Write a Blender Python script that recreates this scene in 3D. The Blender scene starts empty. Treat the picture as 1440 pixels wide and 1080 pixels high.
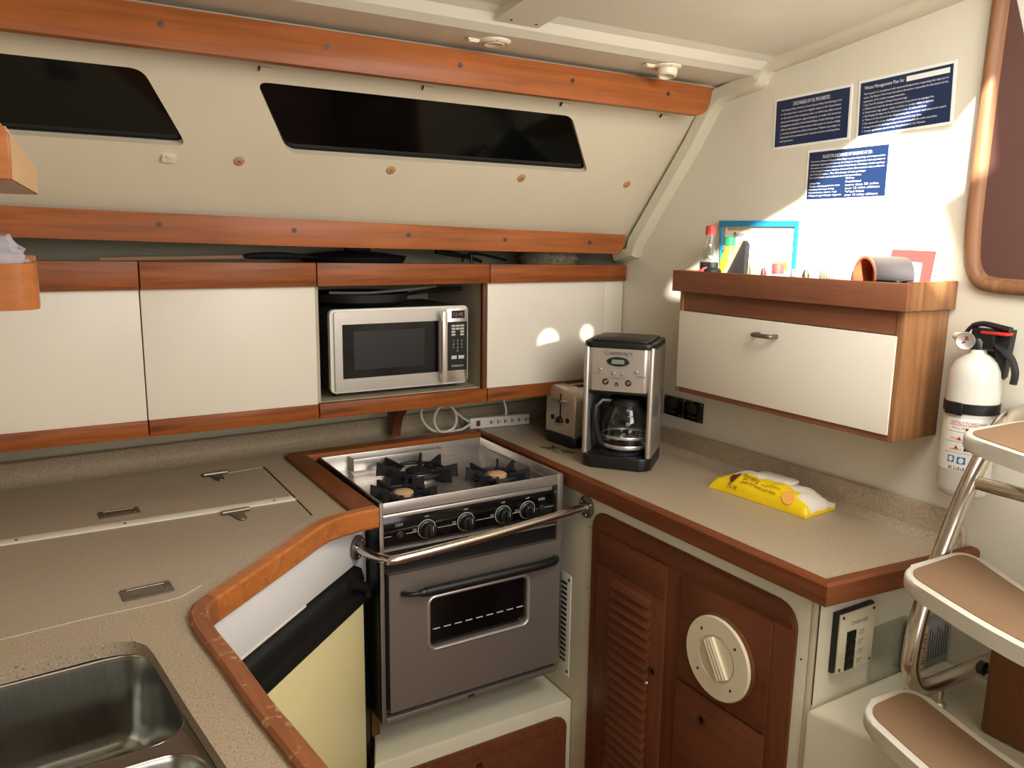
import bpy, bmesh, math, random
from mathutils import Vector, Matrix
random.seed(7)
SC = bpy.context.scene
COL = SC.collection
PI = math.pi
V = Vector

# ------------------------------------------------------------------ materials
def lin(c):
    c = c / 255.0
    return c / 12.92 if c <= 0.04045 else ((c + 0.055) / 1.055) ** 2.4
def rgb(t): return (lin(t[0]), lin(t[1]), lin(t[2]), 1.0)

def new_mat(name):
    m = bpy.data.materials.new(name); m.use_nodes = True
    nt = m.node_tree
    return m, nt, nt.nodes['Principled BSDF']

def plain(name, c, rough=0.5, metal=0.0, spec=0.5, var=0.04, scale=6.0, bump=0.0, bscale=120.0, coat=0.0):
    """solid finish with faint procedural mottling"""
    m, nt, b = new_mat(name)
    tc = nt.nodes.new('ShaderNodeTexCoord')
    n = nt.nodes.new('ShaderNodeTexNoise'); n.inputs['Scale'].default_value = scale; n.inputs['Detail'].default_value = 4
    nt.links.new(tc.outputs['Object'], n.inputs['Vector'])
    r = nt.nodes.new('ShaderNodeValToRGB')
    c0 = rgb(c)
    r.color_ramp.elements[0].position = 0.3; r.color_ramp.elements[1].position = 0.7
    r.color_ramp.elements[0].color = tuple(x * (1 - var) for x in c0[:3]) + (1,)
    r.color_ramp.elements[1].color = tuple(min(1, x * (1 + var)) for x in c0[:3]) + (1,)
    nt.links.new(n.outputs['Fac'], r.inputs['Fac']); nt.links.new(r.outputs['Color'], b.inputs['Base Color'])
    b.inputs['Roughness'].default_value = rough; b.inputs['Metallic'].default_value = metal
    b.inputs['Specular IOR Level'].default_value = spec
    if coat: b.inputs['Coat Weight'].default_value = coat
    if bump:
        n2 = nt.nodes.new('ShaderNodeTexNoise'); n2.inputs['Scale'].default_value = bscale; n2.inputs['Detail'].default_value = 2
        nt.links.new(tc.outputs['Object'], n2.inputs['Vector'])
        bp = nt.nodes.new('ShaderNodeBump'); bp.inputs['Strength'].default_value = bump; bp.inputs['Distance'].default_value = 0.002
        nt.links.new(n2.outputs['Fac'], bp.inputs['Height']); nt.links.new(bp.outputs['Normal'], b.inputs['Normal'])
    return m

def teak(name, c, axis='x', contrast=0.30, rough=0.38, freq=60.0, spec=0.22, worn=0.0):
    m, nt, b = new_mat(name)
    tc = nt.nodes.new('ShaderNodeTexCoord')
    mp = nt.nodes.new('ShaderNodeMapping')
    s = [freq, freq, freq]; s['xyz'.index(axis)] = freq * 0.05
    mp.inputs['Scale'].default_value = s
    nt.links.new(tc.outputs['Object'], mp.inputs['Vector'])
    n = nt.nodes.new('ShaderNodeTexNoise'); n.inputs['Scale'].default_value = 1.0; n.inputs['Detail'].default_value = 7
    n.inputs['Roughness'].default_value = 0.62; n.inputs['Distortion'].default_value = 0.7
    nt.links.new(mp.outputs['Vector'], n.inputs['Vector'])
    r = nt.nodes.new('ShaderNodeValToRGB'); c0 = rgb(c)[:3]
    e = r.color_ramp.elements
    e[0].position = 0.25; e[1].position = 0.75
    e[0].color = tuple(x * (1 - contrast * 1.3) for x in c0) + (1,)
    e[1].color = tuple(min(1, x * (1 + contrast * 1.0)) for x in c0) + (1,)
    mid = r.color_ramp.elements.new(0.5); mid.color = c0 + (1,)
    nt.links.new(n.outputs['Fac'], r.inputs['Fac'])
    # broad tonal drift
    n2 = nt.nodes.new('ShaderNodeTexNoise'); n2.inputs['Scale'].default_value = 5.0; n2.inputs['Detail'].default_value = 2
    nt.links.new(tc.outputs['Object'], n2.inputs['Vector'])
    mr = nt.nodes.new('ShaderNodeMapRange'); mr.inputs['To Min'].default_value = 0.75; mr.inputs['To Max'].default_value = 1.22
    nt.links.new(n2.outputs['Fac'], mr.inputs['Value'])
    mx = nt.nodes.new('ShaderNodeMix'); mx.data_type = 'RGBA'; mx.blend_type = 'MULTIPLY'; mx.inputs['Factor'].default_value = 1
    nt.links.new(r.outputs['Color'], mx.inputs['A']); nt.links.new(mr.outputs['Result'], mx.inputs['B'])
    out = mx.outputs['Result']
    if worn:
        n3 = nt.nodes.new('ShaderNodeTexNoise'); n3.inputs['Scale'].default_value = 46; n3.inputs['Detail'].default_value = 5
        nt.links.new(tc.outputs['Object'], n3.inputs['Vector'])
        r3 = nt.nodes.new('ShaderNodeValToRGB'); r3.color_ramp.elements[0].position = 0.60; r3.color_ramp.elements[1].position = 0.66
        nt.links.new(n3.outputs['Fac'], r3.inputs['Fac'])
        m2 = nt.nodes.new('ShaderNodeMix'); m2.data_type = 'RGBA'
        sc = nt.nodes.new('ShaderNodeMath'); sc.operation = 'MULTIPLY'; sc.inputs[1].default_value = worn
        nt.links.new(r3.outputs['Color'], sc.inputs[0]); nt.links.new(sc.outputs[0], m2.inputs['Factor'])
        nt.links.new(out, m2.inputs['A']); m2.inputs['B'].default_value = rgb((196, 150, 104)); out = m2.outputs['Result']
    nt.links.new(out, b.inputs['Base Color'])
    b.inputs['Roughness'].default_value = rough; b.inputs['Specular IOR Level'].default_value = spec
    bp = nt.nodes.new('ShaderNodeBump'); bp.inputs['Strength'].default_value = 0.08; bp.inputs['Distance'].default_value = 0.001
    nt.links.new(n.outputs['Fac'], bp.inputs['Height']); nt.links.new(bp.outputs['Normal'], b.inputs['Normal'])
    return m

def brushed(name, c, rough=0.28, axis='x', amt=0.12, metal=1.0):
    m, nt, b = new_mat(name)
    tc = nt.nodes.new('ShaderNodeTexCoord'); mp = nt.nodes.new('ShaderNodeMapping')
    s = [260, 260, 260]; s['xyz'.index(axis)] = 4
    mp.inputs['Scale'].default_value = s
    nt.links.new(tc.outputs['Object'], mp.inputs['Vector'])
    n = nt.nodes.new('ShaderNodeTexNoise'); n.inputs['Scale'].default_value = 1; n.inputs['Detail'].default_value = 3
    nt.links.new(mp.outputs['Vector'], n.inputs['Vector'])
    mr = nt.nodes.new('ShaderNodeMapRange'); mr.inputs['To Min'].default_value = rough - amt / 2; mr.inputs['To Max'].default_value = rough + amt
    nt.links.new(n.outputs['Fac'], mr.inputs['Value']); nt.links.new(mr.outputs['Result'], b.inputs['Roughness'])
    r = nt.nodes.new('ShaderNodeValToRGB'); c0 = rgb(c)[:3]
    r.color_ramp.elements[0].color = tuple(x * .96 for x in c0) + (1,); r.color_ramp.elements[1].color = tuple(min(1, x * 1.04) for x in c0) + (1,)
    nt.links.new(n.outputs['Fac'], r.inputs['Fac']); nt.links.new(r.outputs['Color'], b.inputs['Base Color'])
    b.inputs['Metallic'].default_value = metal
    return m

def speckle(name, c, dark, light, rough=0.33, k=1.0):
    m, nt, b = new_mat(name)
    tc = nt.nodes.new('ShaderNodeTexCoord')
    n = nt.nodes.new('ShaderNodeTexNoise'); n.inputs['Scale'].default_value = 330; n.inputs['Detail'].default_value = 2
    nt.links.new(tc.outputs['Object'], n.inputs['Vector'])
    r = nt.nodes.new('ShaderNodeValToRGB'); r.color_ramp.interpolation = 'LINEAR'
    e = r.color_ramp.elements
    e[0].position = 0.30; e[0].color = rgb(dark); e[1].position = 0.72; e[1].color = rgb(light)
    a = e.new(0.42); a.color = rgb(c); a = e.new(0.60); a.color = rgb(c)
    nt.links.new(n.outputs['Fac'], r.inputs['Fac'])
    n2 = nt.nodes.new('ShaderNodeTexNoise'); n2.inputs['Scale'].default_value = 3
    nt.links.new(tc.outputs['Object'], n2.inputs['Vector'])
    mr = nt.nodes.new('ShaderNodeMapRange'); mr.inputs['To Min'].default_value = 0.92; mr.inputs['To Max'].default_value = 1.06
    nt.links.new(n2.outputs['Fac'], mr.inputs['Value'])
    mx = nt.nodes.new('ShaderNodeMix'); mx.data_type = 'RGBA'; mx.blend_type = 'MULTIPLY'; mx.inputs['Factor'].default_value = 1
    nt.links.new(r.outputs['Color'], mx.inputs['A']); nt.links.new(mr.outputs['Result'], mx.inputs['B'])
    nt.links.new(mx.outputs['Result'], b.inputs['Base Color'])
    b.inputs['Roughness'].default_value = rough; b.inputs['Specular IOR Level'].default_value = 0.4
    return m

def glass(name, c=(255, 255, 255), rough=0.02, ior=1.45):
    m, nt, b = new_mat(name)
    n = nt.nodes.new('ShaderNodeTexNoise'); n.inputs['Scale'].default_value = 4
    mr = nt.nodes.new('ShaderNodeMapRange'); mr.inputs['To Min'].default_value = rough; mr.inputs['To Max'].default_value = rough + 0.03
    nt.links.new(n.outputs['Fac'], mr.inputs['Value']); nt.links.new(mr.outputs['Result'], b.inputs['Roughness'])
    b.inputs['Base Color'].default_value = rgb(c); b.inputs['Transmission Weight'].default_value = 1.0; b.inputs['IOR'].default_value = ior
    return m

M = {}
M['gel'] = plain('cream_gelcoat', (212, 201, 177), 0.42, var=0.03, bump=0.10, bscale=60)
M['ceil'] = plain('ceiling_gelcoat', (216, 210, 192), 0.5, var=0.03, bump=0.08, bscale=50)
M['bulk'] = plain('bulkhead_laminate', (220, 214, 196), 0.45, var=0.02, bump=0.05, bscale=200)
M['liner'] = plain('white_liner', (206, 199, 175), 0.38, var=0.03)
M['lam'] = plain('white_laminate', (226, 218, 202), 0.42, var=0.015)
M['panelwhite'] = plain('cool_white_panel', (216, 214, 212), 0.35, var=0.015)
M['shelf'] = plain('shelf_grey', (196, 190, 166), 0.55)
M['niche'] = plain('niche_liner', (172, 162, 138), 0.5)
M['teakX'] = teak('teak_along_x', (151, 86, 43), 'x', .26)
M['teakXd'] = teak('teak_rail', (138, 75, 32), 'x', 0.46)
M['teakY'] = teak('teak_along_y', (112, 62, 35), 'y', 0.28)
M['teakRX'] = teak('dark_rim_teak', (110, 61, 35), 'x', 0.28)
M['teakYdoor'] = teak('dark_teak_frame', (102, 57, 35), 'y', 0.2, 0.45)
M['teakZ'] = teak('dark_teak_upright', (102, 57, 35), 'z', 0.22, 0.45)
M['mahY'] = teak('bulkhead_cabinet_teak', (130, 82, 58), 'y', 0.22, 0.45)
M['mahZ'] = teak('bulkhead_cabinet_side_teak', (146, 102, 66), 'z', 0.34, 0.45)
M['rimD'] = teak('honey_teak_rim', (172, 102, 50), 'x', 0.25, 0.34, worn=0.15)
M['rimY'] = teak('worn_teak_rim', (146, 90, 58), 'y', 0.28, 0.4, worn=0.8)
M['box'] = teak('rack_teak', (168, 100, 50), 'x', 0.2, 0.3)
M['frameT'] = teak('opening_teak', (136, 96, 68), 'z', 0.3, 0.4)
M['purple'] = plain('dark_brown_board', (92, 62, 56), 0.5, var=0.08)
M['plug'] = plain('dark_wood_plug', (60, 30, 16), 0.5)
M['counter'] = speckle('speckled_counter', (172, 155, 131), (114, 96, 74), (204, 189, 163))
M['counterF'] = speckle('speckled_counter_fine', (168, 152, 133), (138, 120, 99), (184, 169, 150), 0.3)
M['seam'] = plain('seam_dark', (50, 38, 26), 0.7)
M['seamL'] = plain('seam_pale', (206, 196, 172), 0.6)
M['white'] = plain('white_plastic', (226, 222, 208), 0.35, var=0.02)
M['ivory'] = plain('ivory_plastic', (220, 210, 182), 0.4, var=0.02)
M['steel'] = brushed('brushed_steel', (206, 200, 194), 0.30, 'x', 0.08, 0.82)
M['steelD'] = brushed('oven_steel', (146, 136, 128), 0.40, 'x', 0.08, 0.72)
M['steelZ'] = brushed('brushed_steel_vertical', (204, 196, 186), 0.30, 'z', 0.08, 0.82)
M['chrome'] = brushed('polished_tube', (200, 192, 180), 0.13, 'x', 0.05)
M['bronze'] = brushed('tube_satin', (206, 196, 184), 0.2, 'x', 0.08)
M['steelT'] = brushed('toaster_steel', (214, 204, 188), 0.3, 'z', 0.06, 0.6)
M['sink'] = brushed('sink_steel', (160, 160, 154), 0.22, 'z', 0.05)
M['nickel'] = brushed('nickel', (128, 118, 104), 0.4, 'y', 0.1, 0.8)
M['black'] = plain('black_plastic', (16, 16, 17), 0.4, var=0.1)
M['blackS'] = plain('black_satin', (24, 24, 26), 0.55, var=0.1)
M['blackG'] = plain('black_gloss', (8, 8, 9), 0.12, var=0.1)
M['iron'] = plain('cast_iron', (20, 20, 22), 0.62, var=0.15, bump=0.3, bscale=300)
M['tint'] = plain('tinted_pane', (5, 8, 8), 0.08, var=0.2)
M['gasket'] = plain('rubber_gasket', (12, 14, 13), 0.5, var=0.2)
M['creamdoor'] = plain('cream_fridge_door', (226, 212, 158), 0.42, var=0.02)
M['navy'] = plain('navy_sign', (24, 44, 80), 0.4, var=0.02)
M['paper'] = plain('paper_white', (238, 236, 230), 0.6, var=0.01)
M['ink'] = plain('ink_black', (20, 18, 18), 0.6)
M['red'] = plain('red_print', (200, 40, 40), 0.5)
M['redL'] = plain('coral_red', (214, 70, 66), 0.45)
M['blue'] = plain('blue_print', (52, 120, 170), 0.5)
M['teal'] = plain('blue_board', (32, 128, 176), 0.4)
M['yellow'] = plain('yellow_film', (238, 204, 18), 0.28, var=0.06, bump=0.25, bscale=60)
M['whitefilm'] = plain('white_film', (232, 222, 204), 0.3, bump=0.25, bscale=60)
M['orange'] = plain('orange_print', (236, 168, 84), 0.45)
M['maroon'] = plain('maroon_print', (110, 40, 40), 0.5)
M['green'] = plain('green_cap', (22, 110, 66), 0.35)
M['lime'] = plain('lime_liquid', (170, 190, 40), 0.2)
M['sauce'] = plain('dark_sauce', (30, 20, 18), 0.15)
def thin(name, tint, gl=0.02, rough=0.03):
    m = bpy.data.materials.new(name); m.use_nodes = True; nt = m.node_tree; nt.nodes.clear()
    o = nt.nodes.new('ShaderNodeOutputMaterial'); tr = nt.nodes.new('ShaderNodeBsdfTransparent'); g = nt.nodes.new('ShaderNodeBsdfGlossy'); mx = nt.nodes.new('ShaderNodeMixShader'); fr = nt.nodes.new('ShaderNodeLayerWeight')
    fr.inputs['Blend'].default_value = 0.25
    mr = nt.nodes.new('ShaderNodeMapRange'); mr.inputs['To Min'].default_value = gl; mr.inputs['To Max'].default_value = 0.5
    tr.inputs['Color'].default_value = tint + (1,); g.inputs['Roughness'].default_value = rough
    nt.links.new(fr.outputs['Facing'], mr.inputs['Value']); nt.links.new(mr.outputs['Result'], mx.inputs['Fac'])
    nt.links.new(tr.outputs[0], mx.inputs[1]); nt.links.new(g.outputs[0], mx.inputs[2]); nt.links.new(mx.outputs[0], o.inputs['Surface'])
    return m
M['clear'] = thin('clear_glass', (.93, .95, .94))
M['clearfilm'] = thin('clear_film', (.93, .94, .92), .08, .2)
M['olive'] = plain('tread_pad', (132, 102, 74), 0.75, bump=0.3, bscale=260, var=0.05)
M['treadw'] = plain('tread_shell', (212, 206, 190), 0.4, var=0.06, scale=20)
M['brownbox'] = teak('brown_box_wood', (110, 70, 40), 'z', 0.15, 0.5)
M['copper'] = plain('copper_tape', (196, 104, 70), 0.3, var=0.1)
M['grey'] = plain('grey_card', (130, 128, 128), 0.5)
M['tan'] = plain('tan_card', (196, 160, 120), 0.6)
M['brass'] = brushed('brass_screw', (186, 140, 88), 0.35, 'x')
M['capwood'] = plain('tan_screw_cap', (178, 136, 88), 0.45, var=0.1)
M['tinskin'] = plain('dark_tin_wrap', (62, 58, 58), 0.4)
M['extw'] = plain('extinguisher_paint', (208, 204, 193), 0.32)
M['lcd'] = plain('lcd', (120, 132, 118), 0.2)
M['dimlcd'] = plain('dark_display', (46, 36, 34), 0.2)
M['line'] = plain('pale_print', (196, 192, 182), 0.6)
M['floor'] = teak('cabin_sole', (120, 72, 40), 'x', 0.25, 0.4)
M['wicker'] = plain('woven_pattern', (150, 140, 120), 0.7, var=0.4, scale=90)
M['ddgreen'] = plain('dark_green_tool', (22, 48, 34), 0.4)

# ------------------------------------------------------------------ mesh builder
def rrect(x0, x1, y0, y1, r, n=5):
    rs = r if isinstance(r, (list, tuple)) else (r, r, r, r)     # bl, br, tr, tl
    out = []
    for (cx, cy, a0, rr) in ((x0 + rs[0], y0 + rs[0], PI, rs[0]), (x1 - rs[1], y0 + rs[1], 1.5 * PI, rs[1]), (x1 - rs[2], y1 - rs[2], 0, rs[2]), (x0 + rs[3], y1 - rs[3], .5 * PI, rs[3])):
        if rr <= 1e-6: out.append((cx, cy)); continue
        for k in range(n + 1):
            a = a0 + .5 * PI * k / n; out.append((cx + rr * math.cos(a), cy + rr * math.sin(a)))
    return out
def circ(cx, cy, r, n=24, ry=None): return [(cx + r * math.cos(2 * PI * k / n), cy + (ry or r) * math.sin(2 * PI * k / n)) for k in range(n)]
def smooth_path(pts, n=6, closed=False):
    P = [V(p) for p in pts]; out = []; N = len(P)
    rng = range(N if closed else N - 1)
    for i in rng:
        g = (lambda j: P[j % N]) if closed else (lambda j: P[max(0, min(N - 1, j))])
        p0, p1, p2, p3 = g(i - 1), g(i), g(i + 1), g(i + 2)
        for k in range(n):
            t = k / n
            out.append(.5 * ((2 * p1) + (p2 - p0) * t + (2 * p0 - 5 * p1 + 4 * p2 - p3) * t * t + (3 * p1 - p0 - 3 * p2 + p3) * t ** 3))
    if not closed: out.append(P[-1])
    return out

class MB:
    def __init__(self): self.bm = bmesh.new(); self.mi = 0; self.smooth = 35
    def m(self, i): self.mi = i; return self
    def _mk(self, vs, fs, T=None):
        bv = [self.bm.verts.new(T @ V(v) if T else V(v)) for v in vs]
        out = []
        for f in fs:
            try:
                bf = self.bm.faces.new([bv[i] for i in f]); bf.material_index = self.mi; out.append(bf)
            except ValueError: pass
        return bv, out
    def box(self, x0, x1, y0, y1, z0, z1, b=0.0, seg=2, T=None):
        vs = [(x, y, z) for z in (z0, z1) for y in (y0, y1) for x in (x0, x1)]
        fs = [(0, 2, 3, 1), (4, 5, 7, 6), (0, 1, 5, 4), (2, 6, 7, 3), (0, 4, 6, 2), (1, 3, 7, 5)]
        bv, bf = self._mk(vs, fs, T)
        if b:
            es = list({e for f in bf for e in f.edges})
            r = bmesh.ops.bevel(self.bm, geom=es, offset=b, segments=seg, affect='EDGES', profile=0.5)
            for f in r['faces']: f.material_index = self.mi
        return self
    def prism(self, pts, axis, a0, a1, b=0.0, T=None, seg=2):
        def P(p, a):
            return {'z': (p[0], p[1], a), 'y': (p[0], a, p[1]), 'x': (a, p[0], p[1])}[axis]
        n = len(pts)
        vs = [P(p, a0) for p in pts] + [P(p, a1) for p in pts]
        fs = [tuple(range(n))[::-1], tuple(range(n, 2 * n))] + [(i, (i + 1) % n, n + (i + 1) % n, n + i) for i in range(n)]
        bv, bf = self._mk(vs, fs, T)
        if b:
            es = [e for f in bf[:2] for e in f.edges]
            r = bmesh.ops.bevel(self.bm, geom=es, offset=b, segments=seg, affect='EDGES', profile=0.5)
            for f in r['faces']: f.material_index = self.mi
        return self
    def quad(self, *ps): self._mk(ps, [tuple(range(len(ps)))]); return self
    def tube(self, path, r, n=12, closed=False, caps=True, flat=1.0, T=None):
        P = [V(p) for p in path]; N = len(P); rings = []
        up = None
        for i in range(N):
            if closed: t = (P[(i + 1) % N] - P[i - 1])
            else: t = P[min(i + 1, N - 1)] - P[max(i - 1, 0)]
            t.normalize()
            if up is None:
                up = V((0, 0, 1)) if abs(t.z) < .9 else V((1, 0, 0))
            s = t.cross(up); s.normalize(); up = s.cross(t); up.normalize()
            rr = r[i] if isinstance(r, (list, tuple)) else r
            rings.append([P[i] + s * math.cos(2 * PI * k / n) * rr + up * math.sin(2 * PI * k / n) * rr * flat for k in range(n)])
        vs = [v for ring in rings for v in ring]; fs = []
        for i in range(N if closed else N - 1):
            j = (i + 1) % N
            for k in range(n): fs.append((i * n + k, i * n + (k + 1) % n, j * n + (k + 1) % n, j * n + k))
        if caps and not closed: fs += [tuple(range(n))[::-1], tuple(range((N - 1) * n, N * n))]
        self._mk(vs, fs, T); return self
    def sweep(self, path, prof, closed=False, T=None):
        """sweep a profile [(out, z)] along a horizontal polyline; 'out' is to the right of travel, mitred corners"""
        P = [V((p[0], p[1], 0)) for p in path]; zz = [p[2] if len(p) > 2 else 0 for p in path]; N = len(P); n = len(prof); vs = []
        for i in range(N):
            a = P[i] - P[i - 1] if (i > 0 or closed) else P[1] - P[0]
            c = P[(i + 1) % N] - P[i] if (i < N - 1 or closed) else P[-1] - P[-2]
            a.normalize(); c.normalize()
            na, nc = V((a.y, -a.x, 0)), V((c.y, -c.x, 0)); nn = na + nc; nn.normalize()
            k = 1 / max(.35, nn.dot(na))
            for (o, z) in prof: vs.append(P[i] + nn * o * k + V((0, 0, z + zz[i])))
        fs = []
        for i in range(N if closed else N - 1):
            j = (i + 1) % N
            for k in range(n): fs.append((i * n + k, i * n + (k + 1) % n, j * n + (k + 1) % n, j * n + k))
        if not closed: fs += [tuple(range(n)), tuple(range((N - 1) * n, N * n))[::-1]]
        self._mk(vs, fs, T); return self
    def lathe(self, prof, c=(0, 0, 0), axis=(0, 0, 1), n=28, T=None, sx=1.0, caps=True):
        c = V(c); ax = V(axis).normalized()
        s = ax.cross(V((0, 0, 1)) if abs(ax.z) < .9 else V((1, 0, 0))); s.normalize(); u = ax.cross(s)
        vs = []
        for (r, h) in prof:
            for k in range(n): vs.append(c + ax * h + s * math.cos(2 * PI * k / n) * r * sx + u * math.sin(2 * PI * k / n) * r)
        fs = []
        for i in range(len(prof) - 1):
            for k in range(n): fs.append((i * n + k, i * n + (k + 1) % n, (i + 1) * n + (k + 1) % n, (i + 1) * n + k))
        if caps and prof[0][0] > 1e-6: fs.append(tuple(range(n))[::-1])
        if caps and prof[-1][0] > 1e-6: fs.append(tuple(range((len(prof) - 1) * n, len(prof) * n)))
        self._mk(vs, fs, T); return self
    def plate(self, outer, holes, f0, f1):
        """slab with holes: f0/f1 map a 2d point to the two faces"""
        loops = [outer] + list(holes); tops = []
        for f in (f0, f1):
            es = []; ls = []
            for L in loops:
                bv = [self.bm.verts.new(V(f(p))) for p in L]; ls.append(bv)
                es += [self.bm.edges.new((bv[i], bv[(i + 1) % len(bv)])) for i in range(len(bv))]
            r = bmesh.ops.triangle_fill(self.bm, use_beauty=True, use_dissolve=False, edges=es)
            for g in r['geom']:
                if isinstance(g, bmesh.types.BMFace): g.material_index = self.mi
            tops.append(ls)
        for a, b_ in zip(*tops):
            n = len(a)
            for i in range(n):
                fc = self.bm.faces.new((a[i], a[(i + 1) % n], b_[(i + 1) % n], b_[i])); fc.material_index = self.mi
        return self
    def text(self, s, f, w=None, h=None, align='C', spacing=1.0):
        """flat lettering; f maps (u, v) to a point; the block is fitted to w x h, its anchor at u=0, v=0 (v centred)"""
        cu = bpy.data.curves.new('lettering', 'FONT'); cu.body = s; cu.size = 1; cu.resolution_u = 2; cu.space_line = spacing
        ob = bpy.data.objects.new('lettering', cu); COL.objects.link(ob)
        dg = bpy.context.evaluated_depsgraph_get(); me = bpy.data.meshes.new_from_object(ob.evaluated_get(dg))
        bpy.data.objects.remove(ob); bpy.data.curves.remove(cu)
        if not me.vertices: return self
        xs = [v.co.x for v in me.vertices]; ys = [v.co.y for v in me.vertices]
        x0, x1, y0, y1 = min(xs), max(xs), min(ys), max(ys)
        kx = w / (x1 - x0) if w else None; ky = h / (y1 - y0) if h else None
        kx = kx or ky; ky = ky or kx
        ox = {'C': (x0 + x1) / 2, 'L': x0, 'R': x1}[align]; oy = (y0 + y1) / 2
        vs = [f((v.co.x - ox) * kx, (v.co.y - oy) * ky) for v in me.vertices]
        self._mk(vs, [tuple(p.vertices) for p in me.polygons]); bpy.data.meshes.remove(me)
        return self

ROOTM = {}
def rootM(o):
    while o.parent: o = o.parent
    return ROOTM.get(o.name, Matrix())
def obj(name, mb, mats, parent=None, local=False, label=None, recalc=True):
    if not isinstance(mats, (list, tuple)): mats = [mats]
    me = bpy.data.meshes.new(name)
    if recalc: bmesh.ops.recalc_face_normals(mb.bm, faces=mb.bm.faces[:])
    mb.bm.to_mesh(me); mb.bm.free()
    if parent and not local: me.transform(rootM(parent).inverted())
    for m in mats: me.materials.append(M[m] if isinstance(m, str) else m)
    if mb.smooth and len(me.polygons):
        me.polygons.foreach_set('use_smooth', [True] * len(me.polygons)); me.set_sharp_from_angle(angle=math.radians(mb.smooth))
    me.update()
    o = bpy.data.objects.new(name, me); COL.objects.link(o)
    if parent: o.parent = parent
    if label: o['label'] = label
    return o
def thing(name, label, cat, loc=(0, 0, 0), rotz=0.0, group=None):
    o = bpy.data.objects.new(name, None); COL.objects.link(o); o.empty_display_size = .05
    o.location = loc; o.rotation_euler = (0, 0, rotz)
    o['label'] = label; o['category'] = cat
    if group: o['group'] = group
    ROOTM[o.name] = Matrix.Translation(V(loc)) @ Matrix.Rotation(rotz, 4, 'Z')
    return o
def one(name, mb, mats, label, cat, group=None, loc=None):
    """a thing that is one mesh; its origin is put at loc"""
    o = obj(name, mb, mats); o['label'] = label; o['category'] = cat
    if group: o['group'] = group
    if loc: o.data.transform(Matrix.Translation(-V(loc))); o.location = loc
    return o
def struct(name, mb, mats, parent=None, label=None):
    o = obj(name, mb, mats, parent)
    if not parent: o['kind'] = 'structure'
    return o

# ------------------------------------------------------------------ camera
CAMP = V((0, 0, 1.55)); F_PX = 1126.0
yaw, pit, roll = math.radians(31.18), math.radians(10.315), math.radians(-0.827)
fw = V((math.sin(yaw) * math.cos(pit), math.cos(yaw) * math.cos(pit), -math.sin(pit)))
rt = V((math.cos(yaw), -math.sin(yaw), 0)); dn = fw.cross(rt)
rt, dn = rt * math.cos(roll) + dn * math.sin(roll), dn * math.cos(roll) - rt * math.sin(roll)
cd = bpy.data.cameras.new('camera'); cam = bpy.data.objects.new('camera', cd); COL.objects.link(cam)
R = Matrix((rt, -dn, -fw)).transposed()
cam.matrix_world = Matrix.Translation(CAMP) @ R.to_4x4()
cd.sensor_width = 36; cd.lens = 36 * F_PX / 1440; cd.clip_start = 0.02
SC.camera = cam

XB = 1.635          # bulkhead plane
CZ = 0.93           # worktop height
YC = 2.02           # front of the upper lockers

# ------------------------------------------------------------------ the shell
mb = MB(); mb.box(-1.7, 1.75, -1.5, 2.6, -0.05, 0.0); struct('floor', mb, 'floor')
mb = MB(); mb.box(XB, XB + .05, -1.5, 2.6, 0, 2.25); struct('wall_right', mb, 'bulk')
mb = MB(); mb.box(-1.7, XB, 2.42, 2.47, 0, 1.75); struct('wall_back', mb, 'liner')
mb = MB(); mb.box(-1.75, -1.7, -1.5, 2.6, 0, 2.25); struct('wall_left', mb, 'gel')
mb = MB(); mb.box(-1.75, 1.75, -1.55, -1.5, 0, 2.25); struct('wall_front', mb, 'gel')
# partial bulkhead at the left end of the galley, just outside the frame
mb = MB(); mb.box(-.30, -.26, 1.0, 2.42, CZ, 1.96, .004); struct('wall_end', mb, 'gel')

# sloping cabin side with two window openings
SY0, SZ0 = 2.025, 1.50; sd = V((0, -.6507, .7593)); sn = V((0, -.7593, -.6507))     # up the slope, and into the room
def slope(x, v, off=0.0): return V((x, SY0, SZ0)) + sd * v + sn * off - V((x, 0, 0)) + V((x, 0, 0))
def sv(z): return (z - SZ0) / sd.z
zt, zb_ = 1.8535, 1.7285
def wpoly(xbl, xbr, xtl, xtr, g=0.0, r=0.018):
    pts = [(xbl - g, sv(zb_) - g), (xbr + g, sv(zb_) - g), (xtr + g, sv(zt) + g), (xtl - g, sv(zt) + g)]
    out = []
    for i in range(4):
        p, a, c = V(pts[i]), V(pts[i - 1]), V(pts[(i + 1) % 4])
        d1 = (a - p).normalized(); d2 = (c - p).normalized()
        s = p + d1 * r * 1.3; e = p + d2 * r * 1.3
        for k in range(6):
            t = k / 5; out.append(tuple((1 - t) ** 2 * s + 2 * t * (1 - t) * p + t * t * e))
    return out
W = [(-.75, .309, -.75, .219), (.519, 1.340, .430, 1.206)]
mb = MB()
mb.plate([(-1.7, sv(1.556)), (.2, sv(1.548)), (XB, sv(1.526)), (XB, sv(1.955)), (-1.7, sv(1.955))], [wpoly(*w) for w in W], lambda p: slope(p[0], p[1], 0), lambda p: slope(p[0], p[1], -.022))
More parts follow.
